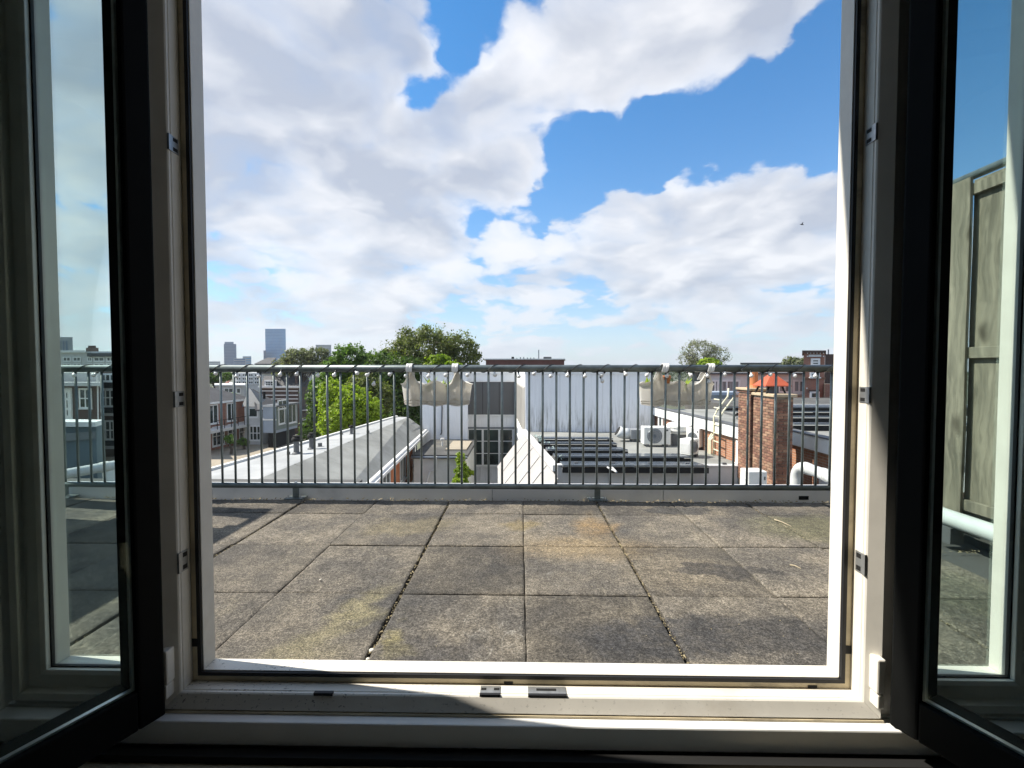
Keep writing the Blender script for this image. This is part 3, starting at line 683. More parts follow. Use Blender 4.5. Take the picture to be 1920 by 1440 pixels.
# ------------------------------------------------------------------ fences and pipes on the terrace
def fence(x, y0, y1, inward, label, gap=None, seed=1):
    e = thing('wooden_fence', (x, (y0 + y1) / 2, 0), label, 'fence', 'wooden fences at the terrace sides')
    r_ = random.Random(seed); y = y0; i = 0; zt = H + .985
    while y < y1 - .03:
        w_ = min(.145 + r_.uniform(-.004, .006), y1 - y)
        front = (i % 2 == 0)
        if not (gap and y + w_ > gap[0] and y < gap[1]):
            xo = x + inward * (.042 if front else -.002)
            ov = 0.0 if front else .047
            zz = zt - r_.uniform(0, .012)
            bd = MB(); seg = 9; pts = []
            for s_ in range(seg + 1):
                z = .12 + (zz - .12) * s_ / seg; wv = .002 * math.sin(s_ * 1.3 + i); pts.append((y - ov + wv, y + w_ + ov + wv, z))
            vs = []
            for (a, b, z) in pts: vs += [(xo, a, z), (xo, b, z), (xo - inward * .017, b, z), (xo - inward * .017, a, z)]
            fs = [(s_ * 4 + j, s_ * 4 + (j + 1) % 4, s_ * 4 + 4 + (j + 1) % 4, s_ * 4 + 4 + j) for s_ in range(seg) for j in range(4)] + [(0, 1, 2, 3), tuple(seg * 4 + j for j in (3, 2, 1, 0))]
            bd.add(vs, fs); o = bd.build('board', FENCE[i % 2 if r_.random() < .7 else 0], e, bevel=.002)
            bm = bmesh.new(); bm.from_mesh(o.data); bmesh.ops.recalc_face_normals(bm, faces=bm.faces); bm.to_mesh(o.data); bm.free()
        y += w_ + .020; i += 1
    segs = [(y0, y1)] if not gap else [(y0, gap[0]), (gap[1], y1)]
    for (a, b) in segs:
        for z in (.16, H + .055, zt - .09):
            MB().box((x + inward * .0235, a, z), (x + inward * .001, b, z + .058)).build('cross_rail', FENCE[0], e, bevel=.003)
    for yy in (y0 + .02, (y0 + y1) / 2, y1 - .03):
        if gap and gap[0] - .03 < yy < gap[1] + .03: continue
        MB().tube([(x - inward * .045, yy, .0), (x - inward * .045, yy, H + 1.0)], .021, 12).build('post', GALV, e, smooth=True)
    MB().tube([(x - inward * .01, y0, H + 1.006), (x - inward * .01, y1, H + 1.006)], .021, 14).build('top_rail', GALV, e, smooth=True)
    return e
# boards phased so that a proud board spans the stretch seen beside the window
fence(2.345, 1.093, 3.13, -1, 'weathered wooden board fence beside the white drain pipe', seed=4)
fence(-3.30, .95, 3.13, 1, 'weathered wooden board fence on the side away from the drain pipe, one board missing', gap=(2.82, 2.94), seed=9)
pw = thing('drain_pipe', (2.26, 3, 0), 'pale plastic drain pipe running along the foot of the fence and bending down', 'pipe')
zp = H - .775
elb = [(2.235, 3.62 + .11 * math.sin(a), zp - .11 + .11 * math.cos(a)) for a in [R(q) for q in range(0, 91, 15)]]
MB().tube([(2.235, 1.0, zp), (2.235, 2.0, zp), (2.235, 3.62, zp)], .043, 20).build('pipe_run', PIPE, pw, smooth=True)
MB().tube(elb + [(2.235, 3.73, -1.2)], .043, 20).build('downpipe', PIPE, pw, smooth=True)
for y in (1.5, 2.46, 2.53, 3.35, 3.56): MB().tube([(2.235, y, zp), (2.235, y + .06 if y != 2.46 else y + .05, zp)], .047, 20).build('coupling', PIPE, pw, smooth=True)
for y in (1.4, 2.36, 3.0): MB().box((2.20, y, .002), (2.27, y + .07, zp - .040)).build('pipe_block', DKGREY, pw)
pl_ = thing('waste_pipe', P(160, 890, 4.6), 'pale plastic waste pipe below the railing beside the grey shed', 'pipe')
a = P(80, 897, 4.3); b = P(290, 858, 5.6); m0 = a.lerp(b, .46)
MB().tube([a - (b - a) * .4, a, b], .052, 18).build('pipe_run', PIPE, pl_, smooth=True)
MB().tube([m0, m0.lerp(b, .10)], .058, 18).build('coupling', GREYW, pl_, smooth=True)
MB().tube([m0.lerp(b, .45), m0.lerp(b, .50)], .057, 18).build('coupling', PIPE, pl_, smooth=True)

# ------------------------------------------------------------------ building helpers
def rel(y, Y): return P(960, y, Y).z
def window(parent, o, u, w_, h_, cols, rows, fm=None, gm_=None, n=None, bar=.06, proud=.05, name='window'):
    """o lower left corner on the wall face, u unit vector along the wall; the outward normal is u x z."""
    fm = fm or WHITE; gm_ = gm_ or WINGL; u = Vector(u).normalized(); zz = Vector((0, 0, 1)); n = n or u.cross(zz); o = Vector(o)
    b = MB()
    def bar_(a0, a1, z0, z1, p): b.obox(o + u * a0 + zz * z0 - n * .02, u * (a1 - a0), zz * (z1 - z0), n * (p + .02))
    bar_(0, w_, 0, bar, proud); bar_(0, w_, h_ - bar, h_, proud); bar_(0, bar, bar, h_ - bar, proud - .003); bar_(w_ - bar, w_, bar, h_ - bar, proud - .003)
    for c in range(1, cols): bar_(w_ * c / cols - bar * .4, w_ * c / cols + bar * .4, bar, h_ - bar, proud - .006)
    for r_ in range(1, rows): bar_(bar, w_ - bar, h_ * r_ / rows - bar * .35, h_ * r_ / rows + bar * .35, proud - .010)
    f = b.build(name, fm, parent)
    for c in range(cols):
        for r_ in range(rows):
            MB().obox(o + u * (w_ * c / cols + bar * .4) + zz * (h_ * r_ / rows + bar * .3) + n * .002, u * (w_ / cols - bar * .8), zz * (h_ / rows - bar * .6), n * .012).build('pane', gm_, f)
    MB().obox(o - u * .05 - zz * .07 - n * .02, u * (w_ + .1), zz * .065, n * (proud + .07)).build('sill', fm, f)
    return f
def party(x0, x1, z0, z1, Y, depth):        # a volume whose party walls splay away from the terrace
    k_ = (Y + depth) / Y
    return MB().prism([(x0, Y, z0), (x1, Y, z0), (x1 * k_, Y + depth, z0), (x0 * k_, Y + depth, z0)], (0, 0, z1 - z0))
def block(parent, name, x0, x1, yt, yb, Y, depth, m, bevel=0):
    a = P(x0, yt, Y); b = P(x1, yb, Y)
    return party(a.x, b.x, a.z, b.z, Y, depth).build(name, m, parent, bevel=bevel)
def bbox_z(parent, name, x0, x1, yt, zb, Y, depth, m):
    a = P(x0, yt, Y); b = P(x1, yt, Y)
    return party(a.x, b.x, a.z, zb, Y, depth).build(name, m, parent)
def winpx(parent, x0, x1, yt, yb, Y, cols, rows, **kw):
    a = P(x0, yb, Y); b = P(x1, yt, Y); return window(parent, (a.x, Y, a.z), (1, 0, 0), b.x - a.x, b.z - a.z, cols, rows, **kw)

# ------------------------------------------------------------------ white school-like block opposite
ws = thing('white_building', (0, 26, ZG), 'white rendered flat-roofed building with a dark grey band and a tall grid window', 'building')
WB = streakwall('white_render_stained', (.84, .845, .85), (.20, .19, .165), 1.0, 9.3, 10.9)
WBP = streakwall('white_render', (.84, .845, .85), (.34, .34, .32), .5, 5.5, 11.5)
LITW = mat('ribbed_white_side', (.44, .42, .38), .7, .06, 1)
Y1, Y2, Y3 = 27.0, 25.0, 19.0
bbox_z(ws, 'left_wing_wall', 788, 877, 700, ZG, Y2, 6, WBP)
block(ws, 'parapet', 786.5, 878, 697.5, 701.5, Y2 - .04, 6.1, WHITE)
bbox_z(ws, 'recess_wall', 872, 975, 701, ZG, Y1, 6, WBP)
block(ws, 'parapet', 874, 976, 698, 702, Y1 - .05, 6.1, WHITE)
db = block(ws, 'grey_band', 877.5, 966, 716, 777.5, Y1 - .03, .1, DKGREY)
for px in (905, 936): a = P(px, 716, Y1 - .034); b = P(px, 777, Y1 - .034); MB().box((a.x - .012, Y1 - .036, b.z), (a.x + .012, Y1 - .031, a.z)).build('panel_joint', BLACK, db)
block(ws, 'string_course', 877.5, 967, 777.5, 780, Y1 - .09, .08, WHITE); block(ws, 'string_course', 877.5, 967, 801, 804, Y1 - .09, .08, SOLFR)
block(ws, 'string_course', 877.5, 967, 713, 716, Y1 - .09, .08, WHITE)
for i, (x0, x1) in enumerate(((877.6, 905), (905.4, 936), (936.4, 962))):
    winpx(ws, x0, x1, 804, 873, Y1 - .02, 1, 3, bar=.055)
# right hand block and its flank
ra, rb_ = P(985, 697, Y3), P(1222, 697, Y3); fl = P(967, 697, Y1)
rz = rel(697, Y3)
MB().prism([(ra.x, Y3, rz), (rb_.x, Y3, rz), (rb_.x, Y3 + 9, rz), (fl.x - .3, Y3 + 9, rz), (fl.x - .02, Y1 - .001, rz)], (0, 0, ZG - rz)).build('right_wing_wall', WB, ws)
MB().prism([(ra.x - .03, Y3 - .05, rz + .04), (rb_.x + .03, Y3 - .05, rz + .04), (rb_.x + .03, Y3 - .002, rz + .04), (ra.x - .03, Y3 - .002, rz + .04)], (0, 0, -.14)).build('parapet', WHITE, ws)
uf = Vector((ra.x - fl.x, Y3 - Y1, 0)); nf = Vector((uf.y, -uf.x, 0)).normalized()
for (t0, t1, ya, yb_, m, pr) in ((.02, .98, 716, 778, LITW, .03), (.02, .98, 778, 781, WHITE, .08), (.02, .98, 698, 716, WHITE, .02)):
    za, zb_ = rel(ya, Y1), rel(yb_, Y1)
    MB().obox(Vector((fl.x, Y1, zb_)) + uf * t0 + nf * .004, uf * (t1 - t0), (0, 0, za - zb_), nf * pr).build('flank_panel', m, ws)
for q in range(8):
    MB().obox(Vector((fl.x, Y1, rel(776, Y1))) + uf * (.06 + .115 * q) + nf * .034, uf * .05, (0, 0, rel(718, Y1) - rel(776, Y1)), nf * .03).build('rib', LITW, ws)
winf = window(ws, Vector((fl.x, Y1, rel(868, Y1))) + uf * .08 + nf * .006, uf, uf.length * .8, 2.1, 3, 2, bar=.09, n=nf)
for px in (1050, 1130, 1180): a = P(px, 700, Y3); MB().box((a.x - .008, Y3 - .006, rel(809, Y3)), (a.x + .008, Y3 - .001, rel(700, Y3) - .1)).build('sheet_joint', GREYW, ws)
# down pipe on the left wing
MB().tube([P(829, 760, Y2 - .08), P(828, 812, Y2 - .08), P(826, 815, Y2 - .08)], .035, 8).build('downpipe', DKGREY, ws)
# brick upper storey far behind
bk = thing('brick_rooftop', P(985, 683, 60), 'low dark red brick roof block with a mast and vents', 'building')
bbox_z(bk, 'wall', 911, 1058, 674.5, -3, 60, 8, mat('dark_red_brick', (.13, .055, .045), .85, .15, .8)); block(bk, 'coping', 909, 1060, 672.5, 674.5, 59.9, 8.2, OFFW)
block(bk, 'vent', 959, 964, 669, 672.4, 60.5, .4, BLACK); block(bk, 'vent', 1019, 1034, 669, 672.4, 60.5, 1, DKGREY); block(bk, 'mast', 1009.3, 1011, 656, 672.4, 60.5, .1, SOLFR)
for px in (968, 975, 981, 988, 994, 1000): block(bk, 'pipe_stub', px, px + 2, 669.5 + (px % 3), 672.4, 61, .2, SOLFR)

# low annex in the courtyard with the climbing plant
an = thing('courtyard_annex', P(820, 900, 21), 'low rendered courtyard annex with a dark flat roof and gutter', 'annex')
z_an = rel(853, 20.5); a0 = P(776, 853, 20.5); a1 = P(873, 853, 20.5)
MB().box((a0.x, 20.5, ZG), (a1.x, 24.99, z_an - .12)).build('wall', GREYW, an)
MB().box((a0.x - .1, 20.42, z_an - .12), (a1.x + .1, 24.98, z_an)).build('roof', BITUD, an)
MB().box((a1.x - 1.1, 21.6, z_an + .001), (a1.x - .1, 24.2, z_an + .05)).build('paving', BROWNR, an)
MB().tube([(a0.x - .1, 20.36, z_an - .1), (a1.x + .1, 20.36, z_an - .1)], .06, 8).build('gutter', SOLFR, an)
MB().tube([P(818, 856, 20.3), P(817, 880, 20.3), P(806, 884, 20.3), P(799, 905, 20.2), P(798, 930, 20.2)], .045, 8).build('downpipe', OFFW, an)
MB().lathe((a0.x + .9, 22.8, z_an), [(.05, 0), (.05, .3), (.1, .31), (.1, .4)], 10).build('vent', OFFW, an)

# ------------------------------------------------------------------ solar roof with lean-to edge
sr = thing('solar_roof_building', P(1150, 900, 17), 'flat-roofed white building with a sloping pale side and white front edge', 'building')
ZS = rel(810, Y3) + .02
YN = (H - ZS) * F / (881 - 692)
nl_, fl_ = P(1048, 881, YN), P(986, 812, Y3 - .02)
nr_ = P(1400, 881, YN)
MB().prism([(nl_.x, YN, ZS), (6.2, YN, ZS), (5.9, Y3 - .02, ZS), (fl_.x, Y3 - .02, ZS)], (0, 0, -.3)).build('roof', BITU, sr)
MB().prism([(nl_.x + .05, YN + .1, ZS - .3), (6.2, YN + .1, ZS - .3), (5.9, Y3 - .05, ZS - .3), (fl_.x + .05, Y3 - .05, ZS - .3)], (0, 0, ZG - ZS + .3)).build('wall', GREYW, sr)
MB().box((nl_.x - .05, YN - .06, ZS - .36), (nr_.x + .2, YN - .001, ZS + .10)).build('front_fascia', OFFW, sr, bevel=.01)
MB().box((nl_.x - .05, YN - .10, ZS + .1), (nr_.x + .2, YN + .10, ZS + .14)).build('front_coping', OFFW, sr, bevel=.01)
for i in range(6): MB().box((nl_.x + .4 + i * .95, YN - .02, ZS + .141), (nl_.x + .5 + i * .95, YN + .05, ZS + .19)).build('clip', DKGREY, sr)
ev = Vector((fl_.x - nl_.x, Y3 - .02 - YN, 0)); en = Vector((-ev.y, ev.x, 0)).normalized()
MB().obox(Vector((nl_.x, YN, ZS - .05)) + en * .002, ev, (0, 0, .16), en * .16).build('side_coping', OFFW, sr)
SL = mat('pale_slope_sheet', (.36, .34, .32), .7, .05, 1.2, dirt=.2, dirtc=(.30, .27, .25))
s0 = Vector((nl_.x, YN, ZS - .06)) + en * .162
def slope_pt(t, d_): return s0 + ev * t + en * (d_ * .75) - Vector((0, 0, d_ * .95))
cuts = (-.10, .12, .30, .52, .74, .97)
for i in range(len(cuts) - 1):
    MB().prism([slope_pt(cuts[i], 0), slope_pt(cuts[i + 1] - .004, 0), slope_pt(cuts[i + 1] - .004, 1.35), slope_pt(cuts[i], 1.35)], Vector((-.02, 0, -.03)) * 1.5).build('slope_sheet', SL, sr)
for t in (.12, .30, .52, .74): MB().obox(slope_pt(t, .02) + Vector((-.008, 0, .006)), ev * .004, slope_pt(t, 1.3) - slope_pt(t, .02), Vector((-.012, 0, .008))).build('seam', GREYW, sr)
w0 = slope_pt(0, 1.36)
MB().prism([slope_pt(-.1, 1.36), slope_pt(.97, 1.36), slope_pt(.97, .3) + Vector((.3, 0, -.3)), slope_pt(-.1, .3) + Vector((.3, 0, -.3))], (0, 0, -8)).build('side_wall', OFFW, sr)
# panel rows: near edge lifted, shade below it drawn as a black strip
PAN = {}
def solar_row(x0, x1, Y, z0, label, group, n=None, lift=.20, dpt=.92):
    e = thing('solar_panel_row', ((x0 + x1) / 2, Y, z0), label, 'solar panel', group)
    n = n or max(1, round((x1 - x0) / 1.65)); w_ = (x1 - x0) / n
    for i in range(n):
        a = x0 + i * w_ + .01; b = x0 + (i + 1) * w_ - .01
        fr = MB().prism([(a, Y, z0 + lift - .035), (b, Y, z0 + lift - .035), (b, Y + dpt, z0 + .075), (a, Y + dpt, z0 + .075)], (0, 0, .035)).build('panel', SOLFR, e)
        MB().prism([(a + .02, Y + .02, z0 + lift), (b - .02, Y + .02, z0 + lift), (b - .02, Y + dpt * .49, z0 + lift - (lift - .11) * .49), (a + .02, Y + dpt * .49, z0 + lift - (lift - .11) * .49)], (0, 0, .006)).build('cell', SOLAR, fr)
        MB().prism([(a + .02, Y + dpt * .52, z0 + lift - (lift - .11) * .52), (b - .02, Y + dpt * .52, z0 + lift - (lift - .11) * .52), (b - .02, Y + dpt - .02, z0 + .115), (a + .02, Y + dpt - .02, z0 + .115)], (0, 0, .006)).build('cell', SOLAR, fr)
    MB().box((x0, Y + .02, z0 + .002), (x1, Y + .05, z0 + lift - .06)).build('shade_strip', BLACK, e)  # solid black strip painting the shade under the lifted edge
    for s_ in range(n + 1): MB().box((x0 + s_ * w_ - .03 - (.0 if s_ else -.03), Y + .13, z0 + .002), (x0 + s_ * w_ + .03 - (.06 if s_ == n else 0), Y + dpt, z0 + .07)).build('foot', DKGREY, e)
SLAB = ['shortest solar panel row, against the stained white wall', 'solar panel row second from the stained white wall', 'middle solar panel row on the roof before the air conditioners',
        'long solar panel row passing in front of the air conditioners', 'longest solar panel row along the white roof edge']
for i, (yy, x0, x1) in enumerate(((822, 1003, 1150), (831.5, 1010, 1157), (843, 1018, 1178), (856, 1032, 1296), (873, 1046, 1330))):
    Y = (H - ZS - .20) * F / (yy - 692); solar_row(P(x0, yy, Y).x + .12, P(x1, yy, Y).x, Y, ZS, SLAB[i], 'solar panels on the white-edged roof')
cb = MB(); cpath = [PZ(1139, 876, ZS + .16), PZ(1148, 881, ZS + .17), PZ(1156, 885, ZS + .15)]; e_ = Vector((cpath[-1].x, YN - .08, ZS)); cpath += [e_ + Vector((0, 0, .15)), e_ + Vector((0, -.02, -.4))]
tag(cb.tube(cpath, .02, 6).build('cable', OFFW, origin=cpath[0]), 'white cable hanging over the front roof edge below the solar panels', 'cable')
tf = MB(); r_ = random.Random(2)
for t in (.10, .28, .42, .55, .66):
    for _ in range(5):
        c = Vector((nl_.x, YN, ZS + .10)) + ev * (t + r_.uniform(-.01, .01)) - en * r_.uniform(.05, .3); d_ = Vector((r_.uniform(-1, 1), r_.uniform(-1, 1), r_.uniform(.2, .8))) * .15
        tf.tube([c, c + d_ * .5 + Vector((0, 0, .08)), c + d_], .014, 5)
tag(tf.build('cable_ends', mat('pale_green_cable', (.45, .55, .50), .6, .1)), 'pale loose cable ends at the ends of the solar panel rows', 'cable', kind='stuff')

# ------------------------------------------------------------------ air conditioning plant
def aircon(px0, px1, yt, yb, depth, label, face='front', rotz=0.0, z=None):
    z = ZS if z is None else z
    Y = (H - z) * F / (yb - 692); a = P(px0, yb, Y); b = P(px1, yt, Y); w_ = b.x - a.x; h_ = b.z - z
    e = thing('air_conditioner', ((a.x + b.x) / 2, Y + depth / 2, z), label, 'air conditioner', 'air conditioners on the roof')
    ORG[e.name] = Vector((0, 0, 0))
    MB().box((-w_ / 2, -depth / 2, .08), (w_ / 2, depth / 2, h_)).build('casing', ACW, e, bevel=.02)
    for s_ in (-.35, .35): MB().box((w_ * s_ - .04, -depth / 2, 0), (w_ * s_ + .04, depth / 2, .079)).build('foot', DKGREY, e)
    r_ = min(w_ * .36, h_ * .38); cxx = -w_ * .10 if w_ > h_ else 0; cz = .08 + (h_ - .08) * .5
    yf = -depth / 2
    fan = MB(); fan.tube([(cxx, yf - .002, cz), (cxx, yf - .014, cz)], r_, 28); fo = fan.build('fan_grille', ACG, e)
    for k_ in range(1, 5):
        ring = [(cxx + math.cos(t) * r_ * k_ / 4.3, yf - .018, cz + math.sin(t) * r_ * k_ / 4.3) for t in [2 * math.pi * q / 24 for q in range(25)]]
        MB().tube(ring, .009, 5).build('grille_ring', SOLFR, fo)
    for t in range(8):
        an_ = math.pi * t / 8; MB().tube([(cxx - math.cos(an_) * r_, yf - .016, cz - math.sin(an_) * r_), (cxx + math.cos(an_) * r_, yf - .016, cz + math.sin(an_) * r_)], .006, 4).build('grille_bar', SOLFR, fo)
    MB().box((w_ * .33, yf - .006, h_ * .80), (w_ * .40, yf - .001, h_ * .88)).build('badge', DKGREY, e)
    for k_ in range(7): MB().box((-w_ / 2 - .008, -depth * .4, .14 + k_ * (h_ - .25) / 7), (-w_ / 2 - .001, depth * .4, .17 + k_ * (h_ - .25) / 7)).build('louvre', GREYW, e)
    e.rotation_euler = (0, 0, R(rotz)); return e
aircon(1207, 1258, 801, 838, .40, 'large white air conditioner with a round fan grille beside the ducted grey box')
aircon(1296, 1324, 803, 843, .42, 'white air conditioner turned away beside the brick wall', rotz=-52)
aircon(1281, 1311, 824, 858, .36, 'small white air conditioner standing in front of the round roof fan', rotz=38)
du = thing('duct_box', PZ(1185, 832, ZS), 'grey ducted box with a round duct elbow next to the largest air conditioner', 'duct')
Yd = (H - ZS) * F / (829 - 692); a = P(1183, 829, Yd); b = P(1203, 806, Yd)
MB().box((a.x, Yd, ZS + .1), (b.x, Yd + .5, b.z)).build('box', mat('mid_grey_metal', (.24, .25, .26), .5, .08), du, bevel=.01)
MB().box((a.x + .05, Yd + .05, ZS + .001), (b.x - .05, Yd + .45, ZS + .099)).build('foot', DKGREY, du)
zc_ = (b.z + ZS) / 2 + .05
MB().tube([(a.x + .01, Yd + .25, zc_), (a.x - .16, Yd + .25, zc_), (a.x - .30, Yd + .25, zc_ + .03), (a.x - .42, Yd + .25, zc_ + .10)], .20, 18).build('duct', PIPE, du, smooth=True)
MB().tube([(a.x - .421, Yd + .25, zc_ + .1005), (a.x - .425, Yd + .25, zc_ + .103)], .185, 18).build('duct_mouth', BLACK, du)
rf = thing('roof_fan', PZ(1279, 838, ZS), 'round white roof fan on a dark square base among the air conditioners', 'roof fan')
Yf = (H - ZS) * F / (836 - 692); a = P(1262, 836, Yf); b = P(1297, 816, Yf); cxx = (a.x + b.x) / 2
MB().box((cxx - .33, Yf, ZS + .001), (cxx + .33, Yf + .66, b.z)).build('base', DKGREY, rf, bevel=.01)
MB().lathe((cxx, Yf + .33, b.z + .002), [(.30, 0), (.36, .02), (.40, .12), (.40, .22), (.42, .24), (.42, .30), (.36, .36), (.20, .40), (.02, .41)], 24).build('hood', ACW, rf, smooth=False)
MB().lathe((cxx, Yf + .33, b.z + .10), [(.405, 0), (.415, .01), (.415, .03), (.405, .04)], 24).build('ring', ACG, rf)

# ------------------------------------------------------------------ brick building with white fascia, roof panels and ladder
ZRF = rel(763, 19)                          # top of fascia
bb = thing('brick_building', (8, 15, ZG), 'low red brick building with a white fascia and solar panels on its flat roof', 'building')
W0 = P(1226, 763, 19.2); Y_m = (H - ZRF) * F / (800 - 692); W1 = P(1392, 800, Y_m)
def xline(Y): return W1.x + (W0.x - W1.x) * (Y - W1.y) / (W0.y - W1.y)
X2 = 6.95
foot = [(xline(19.2), 19.2), (xline(11.9), 11.9), (X2, 11.9), (X2, 7.0), (16, 7.0), (16, 19.2)]
MB().prism([(x, y, ZRF - .33) for (x, y) in foot], (0, 0, ZG - ZRF + .33)).build('wall', BRICKY, bb)
MB().prism([(x + (.1 if i < 4 else 0), y, ZRF - .32) for i, (x, y) in enumerate(foot)], (0, 0, .22)).build('roof', BITU, bb)
def fascia(a, b):
    a = Vector((a[0], a[1], ZRF - .33)); b = Vector((b[0], b[1], ZRF - .33)); u = b - a; n = Vector((u.y, -u.x, 0)).normalized()
    MB().obox(a + n * .12 - u.normalized() * .0, u, (0, 0, .33), -n * .22).build('fascia', WHITE, bb, bevel=.01)
    MB().obox(a + n * .14, u, (0, 0, .03), -n * .26).build('drip_edge', DKGREY, bb).location.z = .335
fascia((xline(19.2), 19.2), (xline(11.9), 11.9)); fascia((X2, 11.9), (X2, 7.0))
uw = (Vector((xline(11.9), 11.9, 0)) - Vector((xline(19.2), 19.2, 0))).normalized(); nw = Vector((uw.y, -uw.x, 0))
def wallwin(Yc, z0, w_, h_, cols, rows, **kw): return window(bb, Vector((xline(Yc), Yc, z0)) + nw * .004, uw, w_, h_, cols, rows, n=nw, **kw)
wallwin(18.6, ZS + .1, .5, .8, 1, 1, bar=.12); wallwin(17.2, ZS + .05, .6, .85, 1, 1, bar=.12); wallwin(12.75, ZS + .02, .40, .62, 1, 2, bar=.10); wallwin(12.30, ZS + .02, .3, .62, 1, 2, bar=.09)
for (yc, z0) in ((10.6, ZRF - 1.75), (10.6, ZRF - 2.75)):
    window(bb, (X2 - .004, yc, z0), (0, -1, 0), .95, .85 if z0 > ZRF - 2 else .6, 1, 1, bar=.13, n=Vector((-1, 0, 0)), proud=.08)
MB().tube([(xline(18.9) - .1, 18.9, ZRF - .3), (xline(18.9) - .1, 18.9, ZS)], .05, 8).build('downpipe', DKGREY, bb)
for i, (Y, x0, lab) in enumerate(((18.0, 8.0, 'solar panel row on the brick building furthest from the chimney'), (16.2, 7.6, 'middle solar panel row on the brick building roof'), (14.4, 7.2, 'solar panel row behind the brick chimney'), (12.5, 7.4, 'solar panel row on the brick building right beside the chimney'))):
    solar_row(x0, x0 + 6.6, Y, ZRF - .10, lab, 'solar panels on the brick building', n=4, lift=.20, dpt=1.0)
sk = thing('skylight', (P(1345, 735, 20).x, 20, ZRF - .1), 'grey box skylight on the brick building roof', 'skylight'); 
block(sk, 'curb', 1330, 1373, 741, 748, 18.9, 1.0, SOLFR); block(sk, 'lid', 1328, 1376, 735.5, 741, 18.85, 1.1, BLUEG)
# ladder
la = thing('roof_ladder', PZ(1350, 862, ZS), 'yellowish white ladder standing against the brick wall up to the solar panels', 'ladder')
Yl = 13.6; xw = xline(Yl) - .16
LAD = mat('ladder_paint', (.66, .62, .45), .5, .1)
for s_ in (-.2, .2):
    MB().tube([(xw, Yl + s_, ZS), (xw, Yl + s_, ZRF + .15), (xw + .1, Yl + s_, ZRF + .35), (xw + .4, Yl + s_, ZRF + .75), (xw + .42, Yl + s_, ZRF + 1.0)], .028, 8).build('rail', LAD, la, smooth=True)
for q in range(7): MB().tube([(xw, Yl - .2, ZS + .2 + q * .25), (xw, Yl + .2, ZS + .2 + q * .25)], .018, 6).build('rung', LAD, la)
cbm = MB()
for q in range(3):
    yb_ = 14.0 + q * .07; xw2 = xline(yb_) - .13
    cbm.tube([(xw2, yb_, ZS), (xw2, yb_, ZS + .45), (xw2 + .10, yb_, ZS + .55 + .04 * q)], .028, 6)
tag(cbm.build('refrigerant_pipes', LAD, origin=(xline(14.2), 14.2, ZS)), 'cream lagged pipes climbing the brick wall beside the ladder', 'pipe')

# chimney: bricks laid one by one on the two faces in view
BRM = {}
def brick_obj(parent, o, u, n, l_, h_, mi):
    key = (round(l_, 3), round(u[0], 2), mi)
    if key not in BRM:
        b = MB().obox((0, 0, 0), Vector(u) * l_, (0, 0, h_), Vector(n) * .014); me = b.mesh('brick'); me.materials.append(BR[mi]); BRM[key] = me
    q = bpy.data.objects.new('brick', BRM[key]); col.objects.link(q); q.parent = parent; q.location = Vector(o) - ORG[parent.name]
def stack(e, x, y0, y1, xr, zb, zt, rnd, front=True):
    MB().box((x, y0, ZG), (xr, y1, zt)).build('core', MORTAR, e)
    ch = .062; z = zb; i = 0
    while z + .052 < zt:
        nl2 = max(2, round((y1 - y0) / .215)); l_ = (y1 - y0) / nl2
        off = l_ / 2 if i % 2 else 0
        cuts_ = [0] + [k_ * l_ + off for k_ in range(0 if off else 1, nl2)] + [y1 - y0]
        for a, b in zip(cuts_[:-1], cuts_[1:]):
            if b - a > .03: brick_obj(e, (x - .001, y0 + a + .004, z + rnd.uniform(-.002, .002)), (0, 1, 0), (-1, 0, 0), b - a - .009, .050, rnd.choice((0, 0, 1, 2)))
        if front:
            w_ = xr - x; nf_ = max(2, round(w_ / .2)); lf = w_ / nf_; off = lf / 2 if i % 2 == 0 else 0
            cuts_ = [-.013] + [k_ * lf + off for k_ in range(0 if off else 1, nf_)] + [w_]
            for a, b in zip(cuts_[:-1], cuts_[1:]):
                if b - a > .03: brick_obj(e, (x + a, y0 - .001, z + rnd.uniform(-.002, .002)), (1, 0, 0), (0, -1, 0), b - a - .009, .050, rnd.choice((0, 1, 1, 2)))
        z += ch; i += 1
CX = 5.60; rc = random.Random(8)
CY0 = CX / ((1448 - 976) / F); CY1 = CX / ((1411 - 976) / F); CXR = CX + .415
c1 = thing('brick_chimney', (CX + .2, CY0 + .4, ZG), 'brick chimney with an orange pyramid cowl, bright on one face and dark on the other', 'chimney')
zt1 = rel(744, CY0)
stack(c1, CX, CY0, CY1, CXR, zt1 - 2.15, zt1, rc)
MB().box((CX - .05, CY0 - .06, zt1), (CXR + .06, CY1 + .05, zt1 + .065)).build('cap', SAND, c1, bevel=.01)
ym = (CY0 + CY1) / 2 + .05; zk = zt1 + .065; xm = CX + .20
ka = rel(722, ym); kt = rel(700, ym); hw = .29
pyr = MB().add([(xm - hw, ym - hw, ka), (xm + hw, ym - hw, ka), (xm + hw, ym + hw, ka), (xm - hw, ym + hw, ka), (xm - .03, ym - .03, kt), (xm + .03, ym - .03, kt), (xm + .03, ym + .03, kt), (xm - .03, ym + .03, kt),
    (xm - hw, ym - hw, ka - .02), (xm + hw, ym - hw, ka - .02), (xm + hw, ym + hw, ka - .02), (xm - hw, ym + hw, ka - .02)],
    [(0, 1, 5, 4), (1, 2, 6, 5), (2, 3, 7, 6), (3, 0, 4, 7), (4, 5, 6, 7), (8, 9, 1, 0), (9, 10, 2, 1), (10, 11, 3, 2), (11, 8, 0, 3), (11, 10, 9, 8)]).build('cowl', ORANGE, c1)
for (dx, dy) in ((-.16, -.2), (.12, -.2), (-.16, .22), (.12, .22)): MB().tube([(xm + dx * 1.5, ym + dy * 1.2, zk), (xm + dx, ym + dy, ka)], .022, 6).build('cowl_leg', BLACK, pyr)
